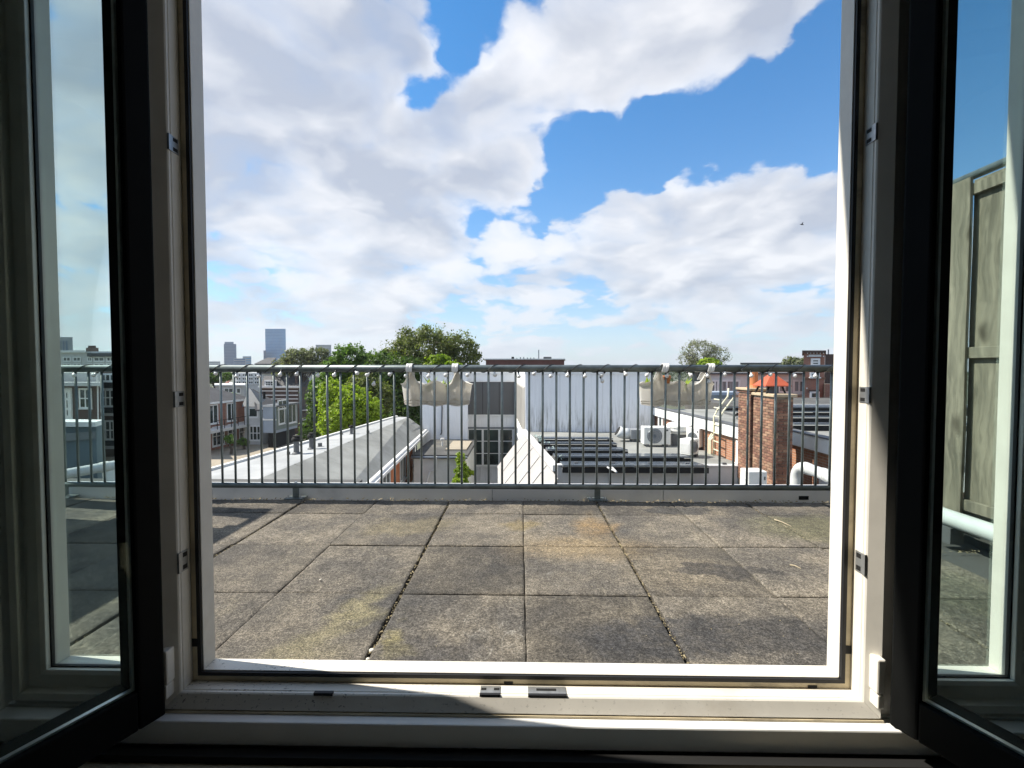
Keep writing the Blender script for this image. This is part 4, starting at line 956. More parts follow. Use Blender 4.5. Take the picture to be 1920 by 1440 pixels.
MB().lathe((xm + .02, ym, zk), [(.13, 0), (.12, .2)], 14).build('flue', DKGREY, c1)
c2 = thing('brick_chimney_stack', (CX + .1, CY1 + .4, ZG), 'brick chimney stack with a stone cap and tall terracotta pot', 'chimney')
D0 = CY1 + .10; D1 = CX / ((1388 - 976) / F) + .08; zt2 = rel(736, D0)
stack(c2, CX - .03, D0, D1, CX + .30, zt1 - 2.15, zt2, rc, front=True)
MB().box((CX - .06, D0 - .04, zt2), (CX + .34, D1 + .04, zt2 + .05)).build('corbel', BR[1], c2)
MB().box((CX - .10, D0 - .07, zt2 + .051), (CX + .37, D1 + .07, zt2 + .11)).build('cap', SAND, c2, bevel=.015)
px_ = P(1413, 700, (D0 + D1) / 2).x
MB().lathe((px_, (D0 + D1) / 2, zt2 + .11), [(.16, 0), (.13, .06), (.105, .07), (.10, .47), (.12, .48), (.12, .51), (.09, .51), (.09, .4)], 18).build('chimney_pot', TERRA, c2, smooth=False)
aircon(1402, 1439, 884, 965, .35, 'white air conditioner at the foot of the brick chimney', z=ZS - .30)
struct(MB().box((4.3, 8.2, ZS - .6), (5.59, YN - .3, ZS - .302)).build('lower_roof', BITU))

# ------------------------------------------------------------------ grey gabled roof on the left
gb = thing('grey_roofed_building', (-6, 18, ZG), 'long building with a pale grey low-pitched roof, white eaves and orange brick panels', 'building')
E1 = P(797, 806, 24.9); zE = E1.z; E0 = Vector((-4.15, 9.0, zE))
Yn_ = (H - zE) * F / (905 - 692); En = P(688, 905, Yn_); E0 = E1 + (En - E1) * ((E1.y - 9) / (E1.y - En.y))
Rg1 = P(765, 782, 24.9); zR_ = Rg1.z; Yq = (H - zR_) * F / (905 - 692); Rq = P(468, 905, Yq); Rg0 = Rg1 + (Rq - Rg1) * ((Rg1.y - 9) / (Rg1.y - Rq.y))
L1 = P(746, 781.5, 24.9); Lq = P(389, 885, 12.25); L0 = L1 + (Lq - L1) * ((L1.y - 9) / (L1.y - Lq.y))
dn = Vector((0, 0, -.14)); LAPM = mat('felt_lap', (.15, .15, .14), .9, .3, 2)
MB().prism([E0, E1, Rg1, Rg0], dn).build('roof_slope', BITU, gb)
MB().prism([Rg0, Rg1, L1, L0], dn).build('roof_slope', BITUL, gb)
for t in (.1, .22, .34, .46, .58, .70, .82):
    a = E0.lerp(E1, t); b = Rg0.lerp(Rg1, t + .01); MB().obox(a + Vector((0, 0, .002)), b - a, Vector((0, .07, 0)), Vector((0, 0, .006))).build('sheet_lap', LAPM, gb)
for t in (.30, .62): a = E0.lerp(Rg0, t); b = E1.lerp(Rg1, t); MB().obox(a + Vector((0, 0, .002)), b - a, Vector((.03, 0, .01)), Vector((0, 0, .006))).build('sheet_lap', LAPM, gb)
ed = (E1 - E0).normalized(); en2 = Vector((ed.y, -ed.x, 0))
MB().obox(E0 + en2 * .002 + Vector((0, 0, -.12)), E1 - E0, (0, 0, .145), en2 * .10).build('fascia', WHITE, gb)
MB().obox(E0 + en2 * .103 + Vector((0, 0, -.15)), E1 - E0, (0, 0, .10), en2 * .10).build('gutter', OFFW, gb)
ld = (L1 - L0).normalized(); ln = Vector((-ld.y, ld.x, 0)).normalized()
MB().obox(L0 + ln * .002 + Vector((0, 0, -.10)), L1 - L0, (0, 0, .17), ln * .12).build('edge_kerb', GREYW, gb)
MB().obox(L0 + ln * .123 + Vector((0, 0, -.14)), L1 - L0, (0, 0, .14), ln * .06).build('edge_flashing', DKGREY, gb)
wi = -.45
MB().prism([E0 + en2 * wi + dn, E1 + en2 * wi + dn, Rg1 + dn * 1.5, L1 - ln * .1 + dn, L0 - ln * .1 + dn, Rg0 + dn * 1.5], (0, 0, ZG - zE)).build('wall', OFFW, gb)
EL = (E1 - E0).length; wb = E0 + en2 * wi; 
q = 0; t = 3.0
while t < EL - 1.0:
    o = wb + ed * t + Vector((0, 0, -1.75)) + en2 * .003
    if q % 2 == 0: MB().obox(o + Vector((0, 0, -.6)), ed * 1.7, (0, 0, 2.0), en2 * .05).build('brick_panel', PANEL_O, gb); t += 1.8
    else: window(gb, o + ed * 1.3, -ed, 1.3, 1.35, 2, 1, bar=.08, n=en2); t += 1.4
    q += 1
for t in [k_ * 1.6 for k_ in range(1, 10)]:
    MB().obox(wb + ed * t + Vector((0, 0, -.62)) + en2 * .003, ed * 1.0, (0, 0, .32), en2 * .04).build('clerestory_pane', WINGL, gb)
# vents on the ridge
def flue(px, py, h_, r_, label, cap=True):
    c = None
    for Yt in [x * .05 for x in range(200, 500)]:
        # roof surface: left slope or right slope at that depth
        tt = (Yt - 9) / (24.9 - 9); rg_ = Rg0.lerp(Rg1, tt); l_ = L0.lerp(L1, tt); e__ = E0.lerp(E1, tt); w_ = P(px, py, Yt)
        if w_.x < rg_.x: zs = rg_.z + (l_.z - rg_.z) * (rg_.x - w_.x) / max(.01, rg_.x - l_.x)
        else: zs = rg_.z + (e__.z - rg_.z) * (w_.x - rg_.x) / max(.01, e__.x - rg_.x)
        if w_.z <= zs: c = Vector((w_.x, Yt, zs - .02)); break
    if c is None: return
    e = thing('roof_vent', c, label, 'vent', 'vents on the grey roof')
    MB().lathe(c, [(r_ * 1.9, 0), (r_ * 1.5, h_ * .12), (r_, h_ * .16), (r_, h_ * .7), (r_ * .98, h_ * .72)], 12).build('pipe', DKGREY, e)
    if cap: MB().lathe(c + Vector((0, 0, h_ * .722)), [(r_ * 1.5, 0), (r_ * 1.7, h_ * .08), (r_ * 1.6, h_ * .16), (r_ * 1.1, h_ * .2), (r_ * 1.3, h_ * .27), (r_ * .3, h_ * .3)], 12).build('cap', BLACK, e)
flue(556, 852, .62, .085, 'tall dark roof vent with a ragged cap on the grey roof'); flue(584, 843, .58, .075, 'dark roof vent next to the tallest one on the grey roof')
flue(659, 815, .40, .06, 'slim dark roof vent standing alone halfway up the grey roof'); flue(541, 853, .16, .05, 'short stub vent before the tallest roof vent', False)
flue(600, 838, .22, .07, 'low broad vent behind the two tall roof vents', False); flue(690, 812, .17, .06, 'low pale collar vent near the trees', False); flue(641, 815, .12, .05, 'tiny stub vent beside the slim roof vent', False)

# ------------------------------------------------------------------ houses beyond, on the left
ZL = H - 8.6
struct(MB().box((-60, 30, ZG), (-14.5, 62, ZL)).build('flat_roof', BROWNR))
struct(MB().box((-14.5, 26, ZG), (-14.3, 62, ZL + .25)).build('flat_roof_edge', OFFW))
def on(px, py, Y): return P(px, py, Y)
# red brick house with balcony
h1 = thing('brick_house', (on(430, 840, 50).x, 50, ZL), 'red brick house with a slate roof, balcony and white windows', 'house')
A = PZ(366, 852, ZL); B = PZ(468, 827.5, ZL); uA = (B - A).normalized(); nA = Vector((uA.y, -uA.x, 0)); LA = (B - A).length
zev = rel(758, A.y + 1); zba = rel(806, A.y + 1)
MB().prism([A, B, B - nA * 8, A - nA * 8], (0, 0, zev - ZL)).build('wall', BRICKX, h1)
hi = zev + 1.75
rfs = [A + Vector((0, 0, zev - ZL)) + nA * .3, B + Vector((0, 0, zev - ZL)) + nA * .3, B + Vector((0, 0, hi - ZL)) - nA * 3.5 - uA * 3.2, A + Vector((0, 0, hi - ZL)) - nA * 3.5]
MB().prism(rfs, (0, 0, .12)).build('roof', SLATE, h1)
MB().prism([rfs[1] + Vector((0, 0, .01)), B + Vector((0, 0, zev - ZL + .01)) - nA * 8, rfs[2] + Vector((0, 0, .01))], (0, 0, .1)).build('roof_hip', SLATE, h1)
MB().obox(A + Vector((0, 0, zev - ZL - .12)) + nA * .01, B - A, (0, 0, .22), nA * .35).build('gutter', WHITE, h1)
for (t, w_) in ((.22, .17), (.55, .17)):
    window(h1, A + uA * LA * t + nA * .01 + Vector((0, 0, zba + .35 - ZL)), uA, LA * w_, 2.05, 2, 1, n=nA, bar=.12)
bal = MB().obox(A + nA * .02 + Vector((0, 0, zba - ZL - .35)), B - A + uA * 1.2, (0, 0, .30), nA * 1.6).build('balcony', OFFW, h1)
MB().obox(A + nA * 1.58 + Vector((0, 0, zba - ZL + .85)), B - A + uA * 1.2, (0, 0, .05), nA * .05).build('handrail', BLACK, bal)
for k_ in range(9): MB().obox(A + nA * 1.58 + uA * (LA * k_ / 8) + Vector((0, 0, zba - ZL - .04)), uA * .05, (0, 0, .88), nA * .05).build('baluster', BLACK, bal)
for (t, w_) in ((.28, .22), (.56, .17), (.78, .20)):
    window(h1, A + uA * LA * t + nA * .01 + Vector((0, 0, .35 if t < .7 else .1)), uA, LA * w_, 2.1 if t < .7 else 2.4, 2 if t > .3 else 3, 2, n=nA, bar=.12)
dw_ = MB().prism([on(400, 758, 45.5), on(400, 851, 45.5)], (0, 0, 0)) if False else None
# turret house
h2 = thing('turret_house', PZ(470, 826, ZL), 'small house with a grey pyramid turret roof and bay window', 'house')
Yt_ = 51.5; a = on(455, 762, Yt_); b = on(490, 762, Yt_); ap = on(468, 727, Yt_ + 1.2)
MB().box((a.x + .2, Yt_, ZL), (b.x, Yt_ + 2.6, a.z)).build('wall', OFFW, h2)
MB().add([(a.x, Yt_ - .2, a.z), (b.x + .2, Yt_ - .2, a.z), (b.x + .2, Yt_ + 2.8, a.z), (a.x, Yt_ + 2.8, a.z), tuple(ap)], [(0, 1, 4), (1, 2, 4), (2, 3, 4), (3, 0, 4), (3, 2, 1, 0)]).build('turret_roof', ZINC, h2)
winpx(h2, 466, 484, 764, 783, Yt_ - .01, 1, 1, bar=.14); winpx(h2, 468, 489, 798, 826, Yt_ - .01, 3, 2, bar=.12)
c_ = on(474, 729, 54); d_ = on(528, 759, 54)
MB().prism([tuple(c_), (d_.x, 54, d_.z), (d_.x, 50.3, d_.z - .25), (b.x, 50.3, d_.z - .25)], (0, 0, -.15)).build('main_roof', SLATE, h2)
MB().box((b.x + .21, 52.6, ZL), (d_.x, 55, d_.z - .3)).build('rear_wall', GREENG, h2)
block(h2, 'flue', 493, 498, 734, 748, 52, .35, BLACK)
# blue grey box house
h3 = thing('blue_panel_house', PZ(505, 826, ZL), 'house extension of pale blue-grey panels with a green-grey boarded side', 'house')
Y3_ = 49.0; a = on(493, 763, Y3_); b = on(518, 812, Y3_); xs_ = b.x
dep = xs_ / ((553 - 976) / F) - Y3_
MB().box((a.x, Y3_, b.z), (xs_, Y3_ + dep, a.z - .0)).build('upper_floor', BLUEG, h3)
for (y0, y1) in ((763.5, 785), (789, 810.5)): block(h3, 'panel', 494, 517, y0, y1, Y3_ - .06, .055, BLUEG)
block(h3, 'band', 492.5, 518.3, 785.6, 788.4, Y3_ - .10, .09, WHITE); block(h3, 'band', 492.5, 518.3, 760.5, 763, Y3_ - .14, .3, OFFW)
MB().box((a.x + .3, Y3_ + .4, ZL), (xs_ - .3, Y3_ + dep, b.z)).build('lower_floor', BLACK, h3)
MB().box((xs_ + .004, Y3_ + .02, b.z + .3), (xs_ + .05, Y3_ + dep, a.z)).build('side_board', GREENG, h3)
MB().box((a.x - .1, Y3_ - .1, a.z), (xs_ + .3, Y3_ + dep + .2, a.z + .18)).build('roof', ZINC, h3)
for (t0, w_, z0, h_, c_) in ((.3, 1.9, 2.0, 1.0, 2), (.4, 1.3, -.55, 2.0, 1), (2.4, 1.9, -.7, 2.2, 2)):
    window(h3, (xs_ + .052, Y3_ + t0, (a.z + b.z) / 2 + z0 - (.9 if z0 > 0 else 0)), (0, 1, 0), w_, h_, c_, 1, bar=.12, n=Vector((1, 0, 0)))
# striped dark brick house
h4 = thing('striped_brick_house', (on(525, 820, 60).x, 60, ZG), 'tall dark brick house with white stripes, mansard roof and dormer window', 'house')
a = on(486, 726, 60); b = on(559, 726, 60); dp = b.x / ((580 - 976) / F) - 60
MB().box((a.x, 60, ZG), (b.x, 60 + dp, a.z)).build('wall', DKBRICKX, h4)
for yy in (727, 733, 741, 748, 755): block(h4, 'white_band', 486, 559, yy - .9, yy + .9, 59.93, .06, WHITE)
block(h4, 'gutter', 483, 561, 724, 727, 59.7, .5, WHITE)
zt_ = on(500, 705, 61.5).z; aa = on(492, 705, 61.5); bb2 = on(557, 705, 61.5)
MB().add([(a.x, 59.9, a.z), (b.x + .1, 59.9, a.z), (b.x + .1, 60 + dp, a.z), (a.x, 60 + dp, a.z), (aa.x + .3, 61.5, zt_), (b.x - .4, 61.5, zt_), (b.x - .4, 60 + dp - .2, zt_), (aa.x + .3, 60 + dp - .2, zt_)],
    [(0, 1, 5, 4), (1, 2, 6, 5), (2, 3, 7, 6), (3, 0, 4, 7), (4, 5, 6, 7)]).build('mansard_roof', SLATE, h4)
do = block(h4, 'dormer', 495, 519, 713, 724.5, 59.9, 1.6, OFFW); winpx(h4, 498, 516, 714.5, 723.8, 59.88, 4, 2, bar=.08, proud=.04)
block(h4, 'chimney', 553, 558, 704, 722, 60.4, .5, DKBRICKX)
for yy in (760, 778, 800): MB().box((b.x + .01, 60.6, on(570, yy + 9, 61.5).z), (b.x + .9, 62.6, on(570, yy + 8, 61.5).z)).build('balcony', OFFW, h4)
# further houses
h5 = thing('white_apartment_block', (on(465, 720, 90).x, 90, ZG), 'far white apartment block with rows of dark windows', 'building')
bbox_z(h5, 'wall', 441, 488, 699, ZG, 90, 8, OFFW)
for yy in (700.5, 707.5, 714.5):
    for x0 in (443, 454, 466, 477): winpx(h5, x0, x0 + 9, yy, yy + 5.5, 89.95, 2, 1, bar=.12)
h6 = thing('red_roofed_house', (on(433, 720, 85).x, 85, ZG), 'small house with a red tiled roof beside the white apartment block', 'house')
bbox_z(h6, 'wall', 424, 441, 718, ZG, 85, 6, OFFW)
a = on(421, 720, 84.5); b = on(442, 704, 87); MB().prism([(a.x, 84.5, a.z), (b.x, 84.5, a.z), (b.x, 87, b.z), (a.x + .8, 87, b.z)], (0, 0, .15)).build('roof', mat('red_tiles', (.22, .07, .05), .8, .2, 1), h6)
h7 = thing('low_white_house', (on(430, 735, 68).x, 68, ZG), 'low white flat-roofed house with wide dark windows behind the brick house', 'house')
bbox_z(h7, 'wall', 404, 458, 723, ZG, 68, 6, OFFW); block(h7, 'roof_edge', 402, 460, 721, 724, 67.7, 6.5, WHITE)
winpx(h7, 420, 438, 727, 737, 67.95, 2, 1, bar=.14); winpx(h7, 443, 452, 727, 738, 67.95, 1, 1, bar=.14)
h8 = thing('dark_gabled_house', (on(500, 690, 110).x, 110, ZG), 'house with a dark pitched roof and white gable behind the railing top', 'house')
bbox_z(h8, 'wall', 479, 520, 683, ZG, 110, 8, OFFW); a = on(477, 684, 109.6); b = on(518, 672.5, 113)
MB().prism([(a.x, 109.6, a.z), (b.x + .4, 109.6, a.z), (b.x, 113, b.z), (a.x + 1.2, 113, b.z)], (0, 0, .25)).build('roof', SLATE, h8)
g0 = on(514, 684, 109.4); g1 = on(527, 684, 109.4); g2 = on(520.5, 672, 109.4); MB().prism([g0, g1, g2], (0, .5, 0)).build('gable', OFFW, h8)
h9 = thing('white_terrace_row', (on(540, 700, 95).x, 95, ZG), 'row of far pale roofs just under the top rail beside the trees', 'house')
bbox_z(h9, 'wall', 490, 590, 700, ZG, 80, 6, GREYW); block(h9, 'roof', 488, 592, 696, 700.5, 79.5, 7, SLATE)
for x0 in (500, 515, 530, 545, 560, 575): block(h9, 'chimney', x0, x0 + 4, 691.5, 696, 81, .8, DKBRICKX)

# seen through the narrow side light
s1 = thing('brown_brick_house', (on(150, 760, 40).x, 40, ZG), 'dark brown brick house with white balcony top and tall windows behind the grey shed', 'house')
bbox_z(s1, 'wall', 40, 187, 720, ZG, 40, 8, DKBRICKX)
block(s1, 'roof_terrace', 38, 188, 717, 724, 39.3, 1.5, OFFW); 
for x0 in range(100, 186, 7): block(s1, 'baluster', x0, x0 + .9, 701, 717, 39.4, .06, OFFW)
block(s1, 'handrail', 90, 188, 700, 701.5, 39.38, .1, OFFW); block(s1, 'roof_house', 95, 186, 699, 722, 42, 3, GREYW)
winpx(s1, 149, 172, 728, 766, 39.95, 2, 2, bar=.14); winpx(s1, 120, 133, 730, 785, 39.95, 1, 3, bar=.3); block(s1, 'pale_panel', 98, 137, 727, 787, 39.97, .05, OFFW)
winpx(s1, 100, 111, 740, 775, 39.93, 1, 2, bar=.1)
MB().tube([on(183, 705, 39.9), on(184, 780, 39.9), on(187, 838, 39.9)], .06, 8).build('downpipe', OFFW, s1)
s2 = thing('white_balcony_house', (on(205, 760, 44).x, 44, ZG), 'house with stacked white balconies and french windows behind the brown brick house', 'house')
bbox_z(s2, 'wall', 188, 300, 690, ZG, 44, 8, DKBRICKX)
for (yt, yb) in ((700, 716), (728, 763), (788, 825)):
    winpx(s2, 190, 215, yt, yb, 43.95, 3, 2 if yb - yt > 20 else 1, bar=.16); block(s2, 'band', 187, 240, yb + 12, yb + 17, 43.7, .5, OFFW); block(s2, 'balcony_front', 190, 214, yb + 1, yb + 11, 43.6, .06, BLACK)
s3 = thing('white_office_block', (on(150, 680, 62).x, 62, ZG), 'white upper-storey block with bands of dark windows and a brown roof house', 'building')
bbox_z(s3, 'wall', 30, 300, 659, ZG, 62, 9, OFFW); block(s3, 'cornice', 29, 160, 657, 661, 61.6, 9.5, WHITE); block(s3, 'roof_edge', 163, 300, 662, 668, 61.5, 9.5, SLATE)
for (x0, x1) in ((97, 101), (118, 133), (137, 152), (164, 173), (176, 196), (200, 214)):
    winpx(s3, x0, x1, 669, 678, 61.95, 2 if x1 - x0 > 8 else 1, 1, bar=.14); winpx(s3, x0, x1, 681, 688, 61.95, 2 if x1 - x0 > 8 else 1, 1, bar=.14)
block(s3, 'roof_house', 161, 185, 652, 660, 63, 4, DKBRICKX); block(s3, 'roof_house', 165, 180, 648, 652, 63.5, 3, DKBRICKX)
s4 = thing('pale_glass_tower', (on(115, 650, 300).x, 300, ZG), 'pale stepped glass tower rising behind the white upper-storey block', 'tower')
bbox_z(s4, 'shaft', 60, 136, 632, ZG, 300, 20, TOWER3); 
for x0 in (111, 117, 123): block(s4, 'window', x0, x0 + 4, 639, 658, 299.7, .3, TOWER1)
sh = thing('grey_shed', on(140, 880, 9), 'blue-grey shed wall with a white roof edge beyond the waste pipe', 'shed')
a = on(60, 803, 9); b = on(180, 796, 9.6)
MB().prism([(a.x, 9, a.z), (b.x, 9.6, b.z), (b.x - .2, 9.95, b.z), (a.x - .2, 9.4, a.z)], (0, 0, -4)).build('wall', mat('blue_grey_sheet', (.12, .16, .18), .7, .12, 1.5), sh)
MB().prism([(a.x, 8.93, a.z + .14), (b.x + .05, 9.53, b.z + .06), (b.x - .2, 10.0, b.z + .06), (a.x - .2, 9.45, a.z + .14)], (0, 0, -.10)).build('roof', WHITE, sh)
MB().obox((a.x, 8.985, a.z - .3), (b.x - a.x, .6, b.z - a.z), (0, 0, .16), (.02, -.03, 0)).build('trim', SOLFR, sh)
lr = struct(MB().box((-14, 4.0, ZG), (-3.0, 8.6, -1.2)).build('neighbour_roof', BITUD))
bx_ = MB(); tag(MB().box((on(190, 890, 6).x, 6, -1.2), (on(216, 890, 6).x, 6.5, on(200, 872, 6).z)).build('roof_hatch', GREYW, bevel=.03), 'grey roof hatch under the railing beside the waste pipe', 'hatch')

# ------------------------------------------------------------------ houses on the right, far side
g1_ = thing('grey_flat_row', (on(1420, 720, 34).x, 34, ZG), 'row of pale grey flat-roofed upper storeys with white windows and curtains', 'house')
bbox_z(g1_, 'wall', 1322, 1515, 701, ZG, 34, 6, GREYW); block(g1_, 'roof_edge', 1320, 1517, 699, 702, 33.8, 6.4, DKGREY)
CURT = mat('curtained_glass', (.22, .25, .26), .15, .5, 1.2, spec=.7, stretch=(4, 1, .3))
for (x0, x1, c_) in ((1326, 1348, 3), (1350, 1388, 3), (1458, 1484, 2), (1486, 1510, 2)): winpx(g1_, x0, x1, 712, 737, 33.97, c_, 1, bar=.14, gm_=CURT)
block(g1_, 'lower_ledge', 1322, 1515, 738, 741, 33.7, .5, OFFW)
tw = thing('brick_tower_house', (on(1530, 720, 27).x, 27, ZG), 'tall red brick house with white stone dots along its cornice', 'house')
a = on(1507, 660, 27); b = on(1547, 660, 27)
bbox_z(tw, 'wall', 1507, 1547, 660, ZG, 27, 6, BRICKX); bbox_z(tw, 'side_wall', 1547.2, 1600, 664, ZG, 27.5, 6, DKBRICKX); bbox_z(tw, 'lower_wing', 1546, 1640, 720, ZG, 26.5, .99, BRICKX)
block(tw, 'cornice', 1504, 1549, 657, 661, 26.8, 6.4, DKBRICKX)
for px in (1513, 1519, 1525, 1531, 1537, 1543): block(tw, 'white_stone', px, px + 2, 661.3, 663.3, 26.93, .06, WHITE)
for (px, yy) in ((1513, 667), (1543, 667), (1512, 727)): block(tw, 'white_stone', px, px + 2, yy, yy + 2.2, 26.93, .06, WHITE)
block(tw, 'lintel', 1516, 1540, 665, 669, 26.92, .07, OFFW)
winpx(tw, 1520, 1537, 672, 686, 26.98, 1, 2, bar=.11); winpx(tw, 1518, 1536, 698, 707, 26.98, 1, 1, bar=.10); winpx(tw, 1518, 1536, 734, 748, 26.98, 1, 1, bar=.10)
block(tw, 'string_course', 1506, 1548, 708, 710.5, 26.9, .09, BR[0]); block(tw, 'window_arch', 1517, 1537, 731, 733.5, 26.9, .08, DKBRICKX)
block(tw, 'vent', 1552, 1554.5, 655, 664, 28, .3, SOLFR)
mr = thing('long_far_roof', (on(1430, 690, 140).x, 140, ZG), 'long low far roof with a pale edge behind the parasol-shaped cowl', 'building')
bbox_z(mr, 'wall', 1390, 1470, 682.5, ZG, 140, 10, OFFW); block(mr, 'roof', 1388, 1472, 680, 683, 139.5, 11, SLATE)
mr2 = thing('small_far_roof', (on(1312, 690, 90).x, 90, ZG), 'small dark flat roof box under the lone far tree', 'building')
bbox_z(mr2, 'wall', 1302, 1324, 680, ZG, 90, 6, DKGREY); block(mr2, 'roof_edge', 1300, 1326, 678.5, 680.5, 89.7, 6.5, OFFW)
ro = thing('mid_dark_roof', (on(1500, 745, 23).x, 23, ZG), 'dark bitumen roof between the pale grey row and the solar panels', 'roof')
MB().box((on(1325, 748, 23).x, 19.6, ZG), (20, 26, rel(752, 23))).build('roof', BITUD, ro); MB().box((on(1325, 748, 23).x, 19.5, rel(752, 23)), (20, 19.6, rel(752, 23) + .12)).build('edge', OFFW, ro)

# ------------------------------------------------------------------ skyline
def tower(x0, x1, yt, Y, m, label, bands, mf, steps=()):
    e = thing('office_tower', (on((x0 + x1) / 2, 690, Y).x, Y, ZG), label, 'tower', 'far office towers')
    bbox_z(e, 'shaft', x0, x1, yt, ZG, Y, 30, m)
    a = on(x0, yt, Y); b = on(x1, 690, Y); hgt = a.z - b.z
    for i in range(bands):
        z = b.z + hgt * (i + .3) / bands; MB().box((a.x + .6, Y - .4, z), (b.x - .6, Y - .05, z + hgt / bands * .55)).build('window_band', mf, e)
    for (s0_, s1_, ys_) in steps: block(e, 'roof_plant', s0_, s1_, ys_, yt, Y + 4, 15, m)
    return e
tower(419.5, 443, 645, 900, TOWER1, 'dark blue office tower on the skyline with a flat roof plant', 16, mat('tower_glass_dark', (.02, .07, .17), .25, .2, .04), ((421, 438, 641),))
tower(497, 535.5, 616.5, 1000, TOWER2, 'tallest pale blue glass tower on the skyline', 26, mat('tower_glass_pale', (.035, .19, .42), .2, .15, .03), ())
tower(592, 621, 646.5, 800, TOWER3, 'grey slab tower on the skyline above the pale trees', 9, mat('tower_glass_grey', (.22, .24, .26), .4, .15, .05))
tower(438, 461, 672, 700, TOWER3, 'low grey office block at the foot of the dark blue tower', 4, TOWER1); tower(455, 471, 668, 760, TOWER2, 'low pale glass block between the two blue towers', 5, TOWER3)
tower(384, 413, 677.5, 650, OFFW, 'long low white block at the edge of the skyline', 3, TOWER3)
tower(494, 498.5, 657, 980, TOWER1, 'narrow dark blue annex against the tallest tower', 6, TOWER1)

# ------------------------------------------------------------------ trees
def tree(name, label, px, Y, ells, n, leaf, m, seed, group=None, clump=.20, twigs=0, cat='tree', base=None):
    r_ = random.Random(seed); c0 = on(px, 690, Y); zb = ZG if base is None else base
    e = thing(name, (c0.x, Y, zb), label, cat, group)
    E_ = []
    for (ex, ey, rx, rz) in ells:
        c = on(ex, ey, Y + r_.uniform(-.5, .5)); s_ = Y / F; E_.append((c, rx * s_, rz * s_))
    tb = MB(); top = E_[0][0]
    R0 = max(.12, E_[0][1] * .075)
    trunk = [Vector((c0.x, Y, zb))]
    for t in (.35, .7, 1.0): trunk.append(Vector((c0.x, Y, zb)).lerp(top, t * .9) + Vector((r_.uniform(-.1, .1), r_.uniform(-.1, .1), 0)))
    tb.tube(trunk, [R0 * 1.2, R0, R0 * .8, R0 * .45], 9)
    for (c, rx, rz) in E_:
        for _ in range(14):
            th = r_.uniform(0, 6.28); ph = r_.uniform(-.2, 1.4); rr_ = r_.uniform(.6, .97 if twigs else .85)
            tip = c + Vector((math.cos(th) * math.cos(ph) * rx, math.sin(th) * math.cos(ph) * rx * .9, math.sin(ph) * rz)) * rr_
            st = trunk[-2].lerp(trunk[-1], r_.random()); md = st.lerp(tip, .5) + Vector((r_.uniform(-1, 1), r_.uniform(-1, 1), r_.uniform(-.3, .6))) * rx * .10
            tb.tube([st, md, tip], [R0 * .38, R0 * .22, R0 * .05], 5)
            for _ in range(twigs):
                q = md.lerp(tip, r_.uniform(.2, 1)); dd = Vector((r_.uniform(-1, 1), r_.uniform(-1, 1), r_.uniform(-.2, 1))) * rx * .22; tb.tube([q, q + dd * .5 + Vector((0, 0, .05)), q + dd], [R0 * .10, R0 * .06, R0 * .03], 4)
    tb.build('trunk', BARK, e)
    vs = []; fs = []; tot = sum(rx * rx * rz for (_, rx, rz) in E_)
    off = ORG[e.name]
    for (c, rx, rz) in E_:
        k_ = int(n * rx * rx * rz / tot); nc = max(8, int(1.1 / clump ** 2))
        cl = []
        for _ in range(nc):
            d_ = Vector((r_.gauss(0, 1), r_.gauss(0, 1), r_.gauss(0, 1))).normalized(); q = r_.uniform(.55, 1.0) ** .6
            f_ = .86 + .20 * mnoise.noise(d_ * 2.1 + Vector((seed, 0, 0)))
            cl.append((c + Vector((d_.x * rx, d_.y * rx * .9, d_.z * rz)) * q * f_, r_.uniform(.6, 1.25) * clump * (rx + rz) / 2))
        for _ in range(k_):
            if r_.random() < .38:
                d_ = Vector((r_.gauss(0, 1), r_.gauss(0, 1), r_.gauss(0, 1))).normalized()
                f_ =   .86 + .34 * mnoise.noise(d_ * 2.1 + Vector((seed, 0, 0))) + .24 * mnoise.noise(d_ * 6.0 + Vector((0, seed, 0)))
                q = c + Vector((d_.x * rx, d_.y * rx * .9, d_.z * rz)) * f_ * r_.uniform(.35, 1.0) ** .4 - off
            else:
                cc, cr = r_.choice(cl); d_ = Vector((r_.gauss(0, 1), r_.gauss(0, 1), r_.gauss(0, .8))) * cr * .62; q = cc + d_ - off; d_ = (q + off - c)
            nn = (d_.normalized() * .7 + Vector((r_.gauss(0, 1), r_.gauss(0, 1), r_.gauss(0, 1) + .5)).normalized()).normalized()
            t1 = nn.orthogonal().normalized(); ang = r_.uniform(0, 6.28); t1 = Matrix.Rotation(ang, 3, nn) @ t1; t2 = nn.cross(t1); s_ = leaf * r_.uniform(.6, 1.3)
            o_ = len(vs); vs += [tuple(q - t1 * s_), tuple(q - t2 * s_ * .55), tuple(q + t1 * s_), tuple(q + t2 * s_ * .55)]; fs.append((o_, o_ + 1, o_ + 2, o_ + 3))
    me = bpy.data.meshes.new('crown'); me.from_pydata(vs, [], fs); me.update(); me.materials.append(m)
    o = bpy.data.objects.new('crown', me); col.objects.link(o); o.parent = e
    return e
TG = 'trees behind the grey roof'
tree('broad_tree', 'largest dark olive tree with a rounded crown beside the white building', 800, 45, ((795, 668, 78, 62), (860, 668, 47, 52), (745, 690, 48, 50), (800, 740, 60, 50)), 46000, .125, L_OLIVE, 1, TG, .11, 3)
tree('leafy_tree', 'dark green leafy tree in front of the largest tree', 745, 40, ((745, 720, 58, 62), (715, 690, 40, 34), (760, 780, 50, 45)), 26000, .14, L_DARK, 2, TG, .13)
tree('leafy_tree', 'mid green tree with a pointed top under the grey slab tower', 655, 46, ((655, 680, 42, 40), (690, 700, 40, 45), (630, 720, 50, 50)), 24000, .14, L_MID, 3, TG, .12)
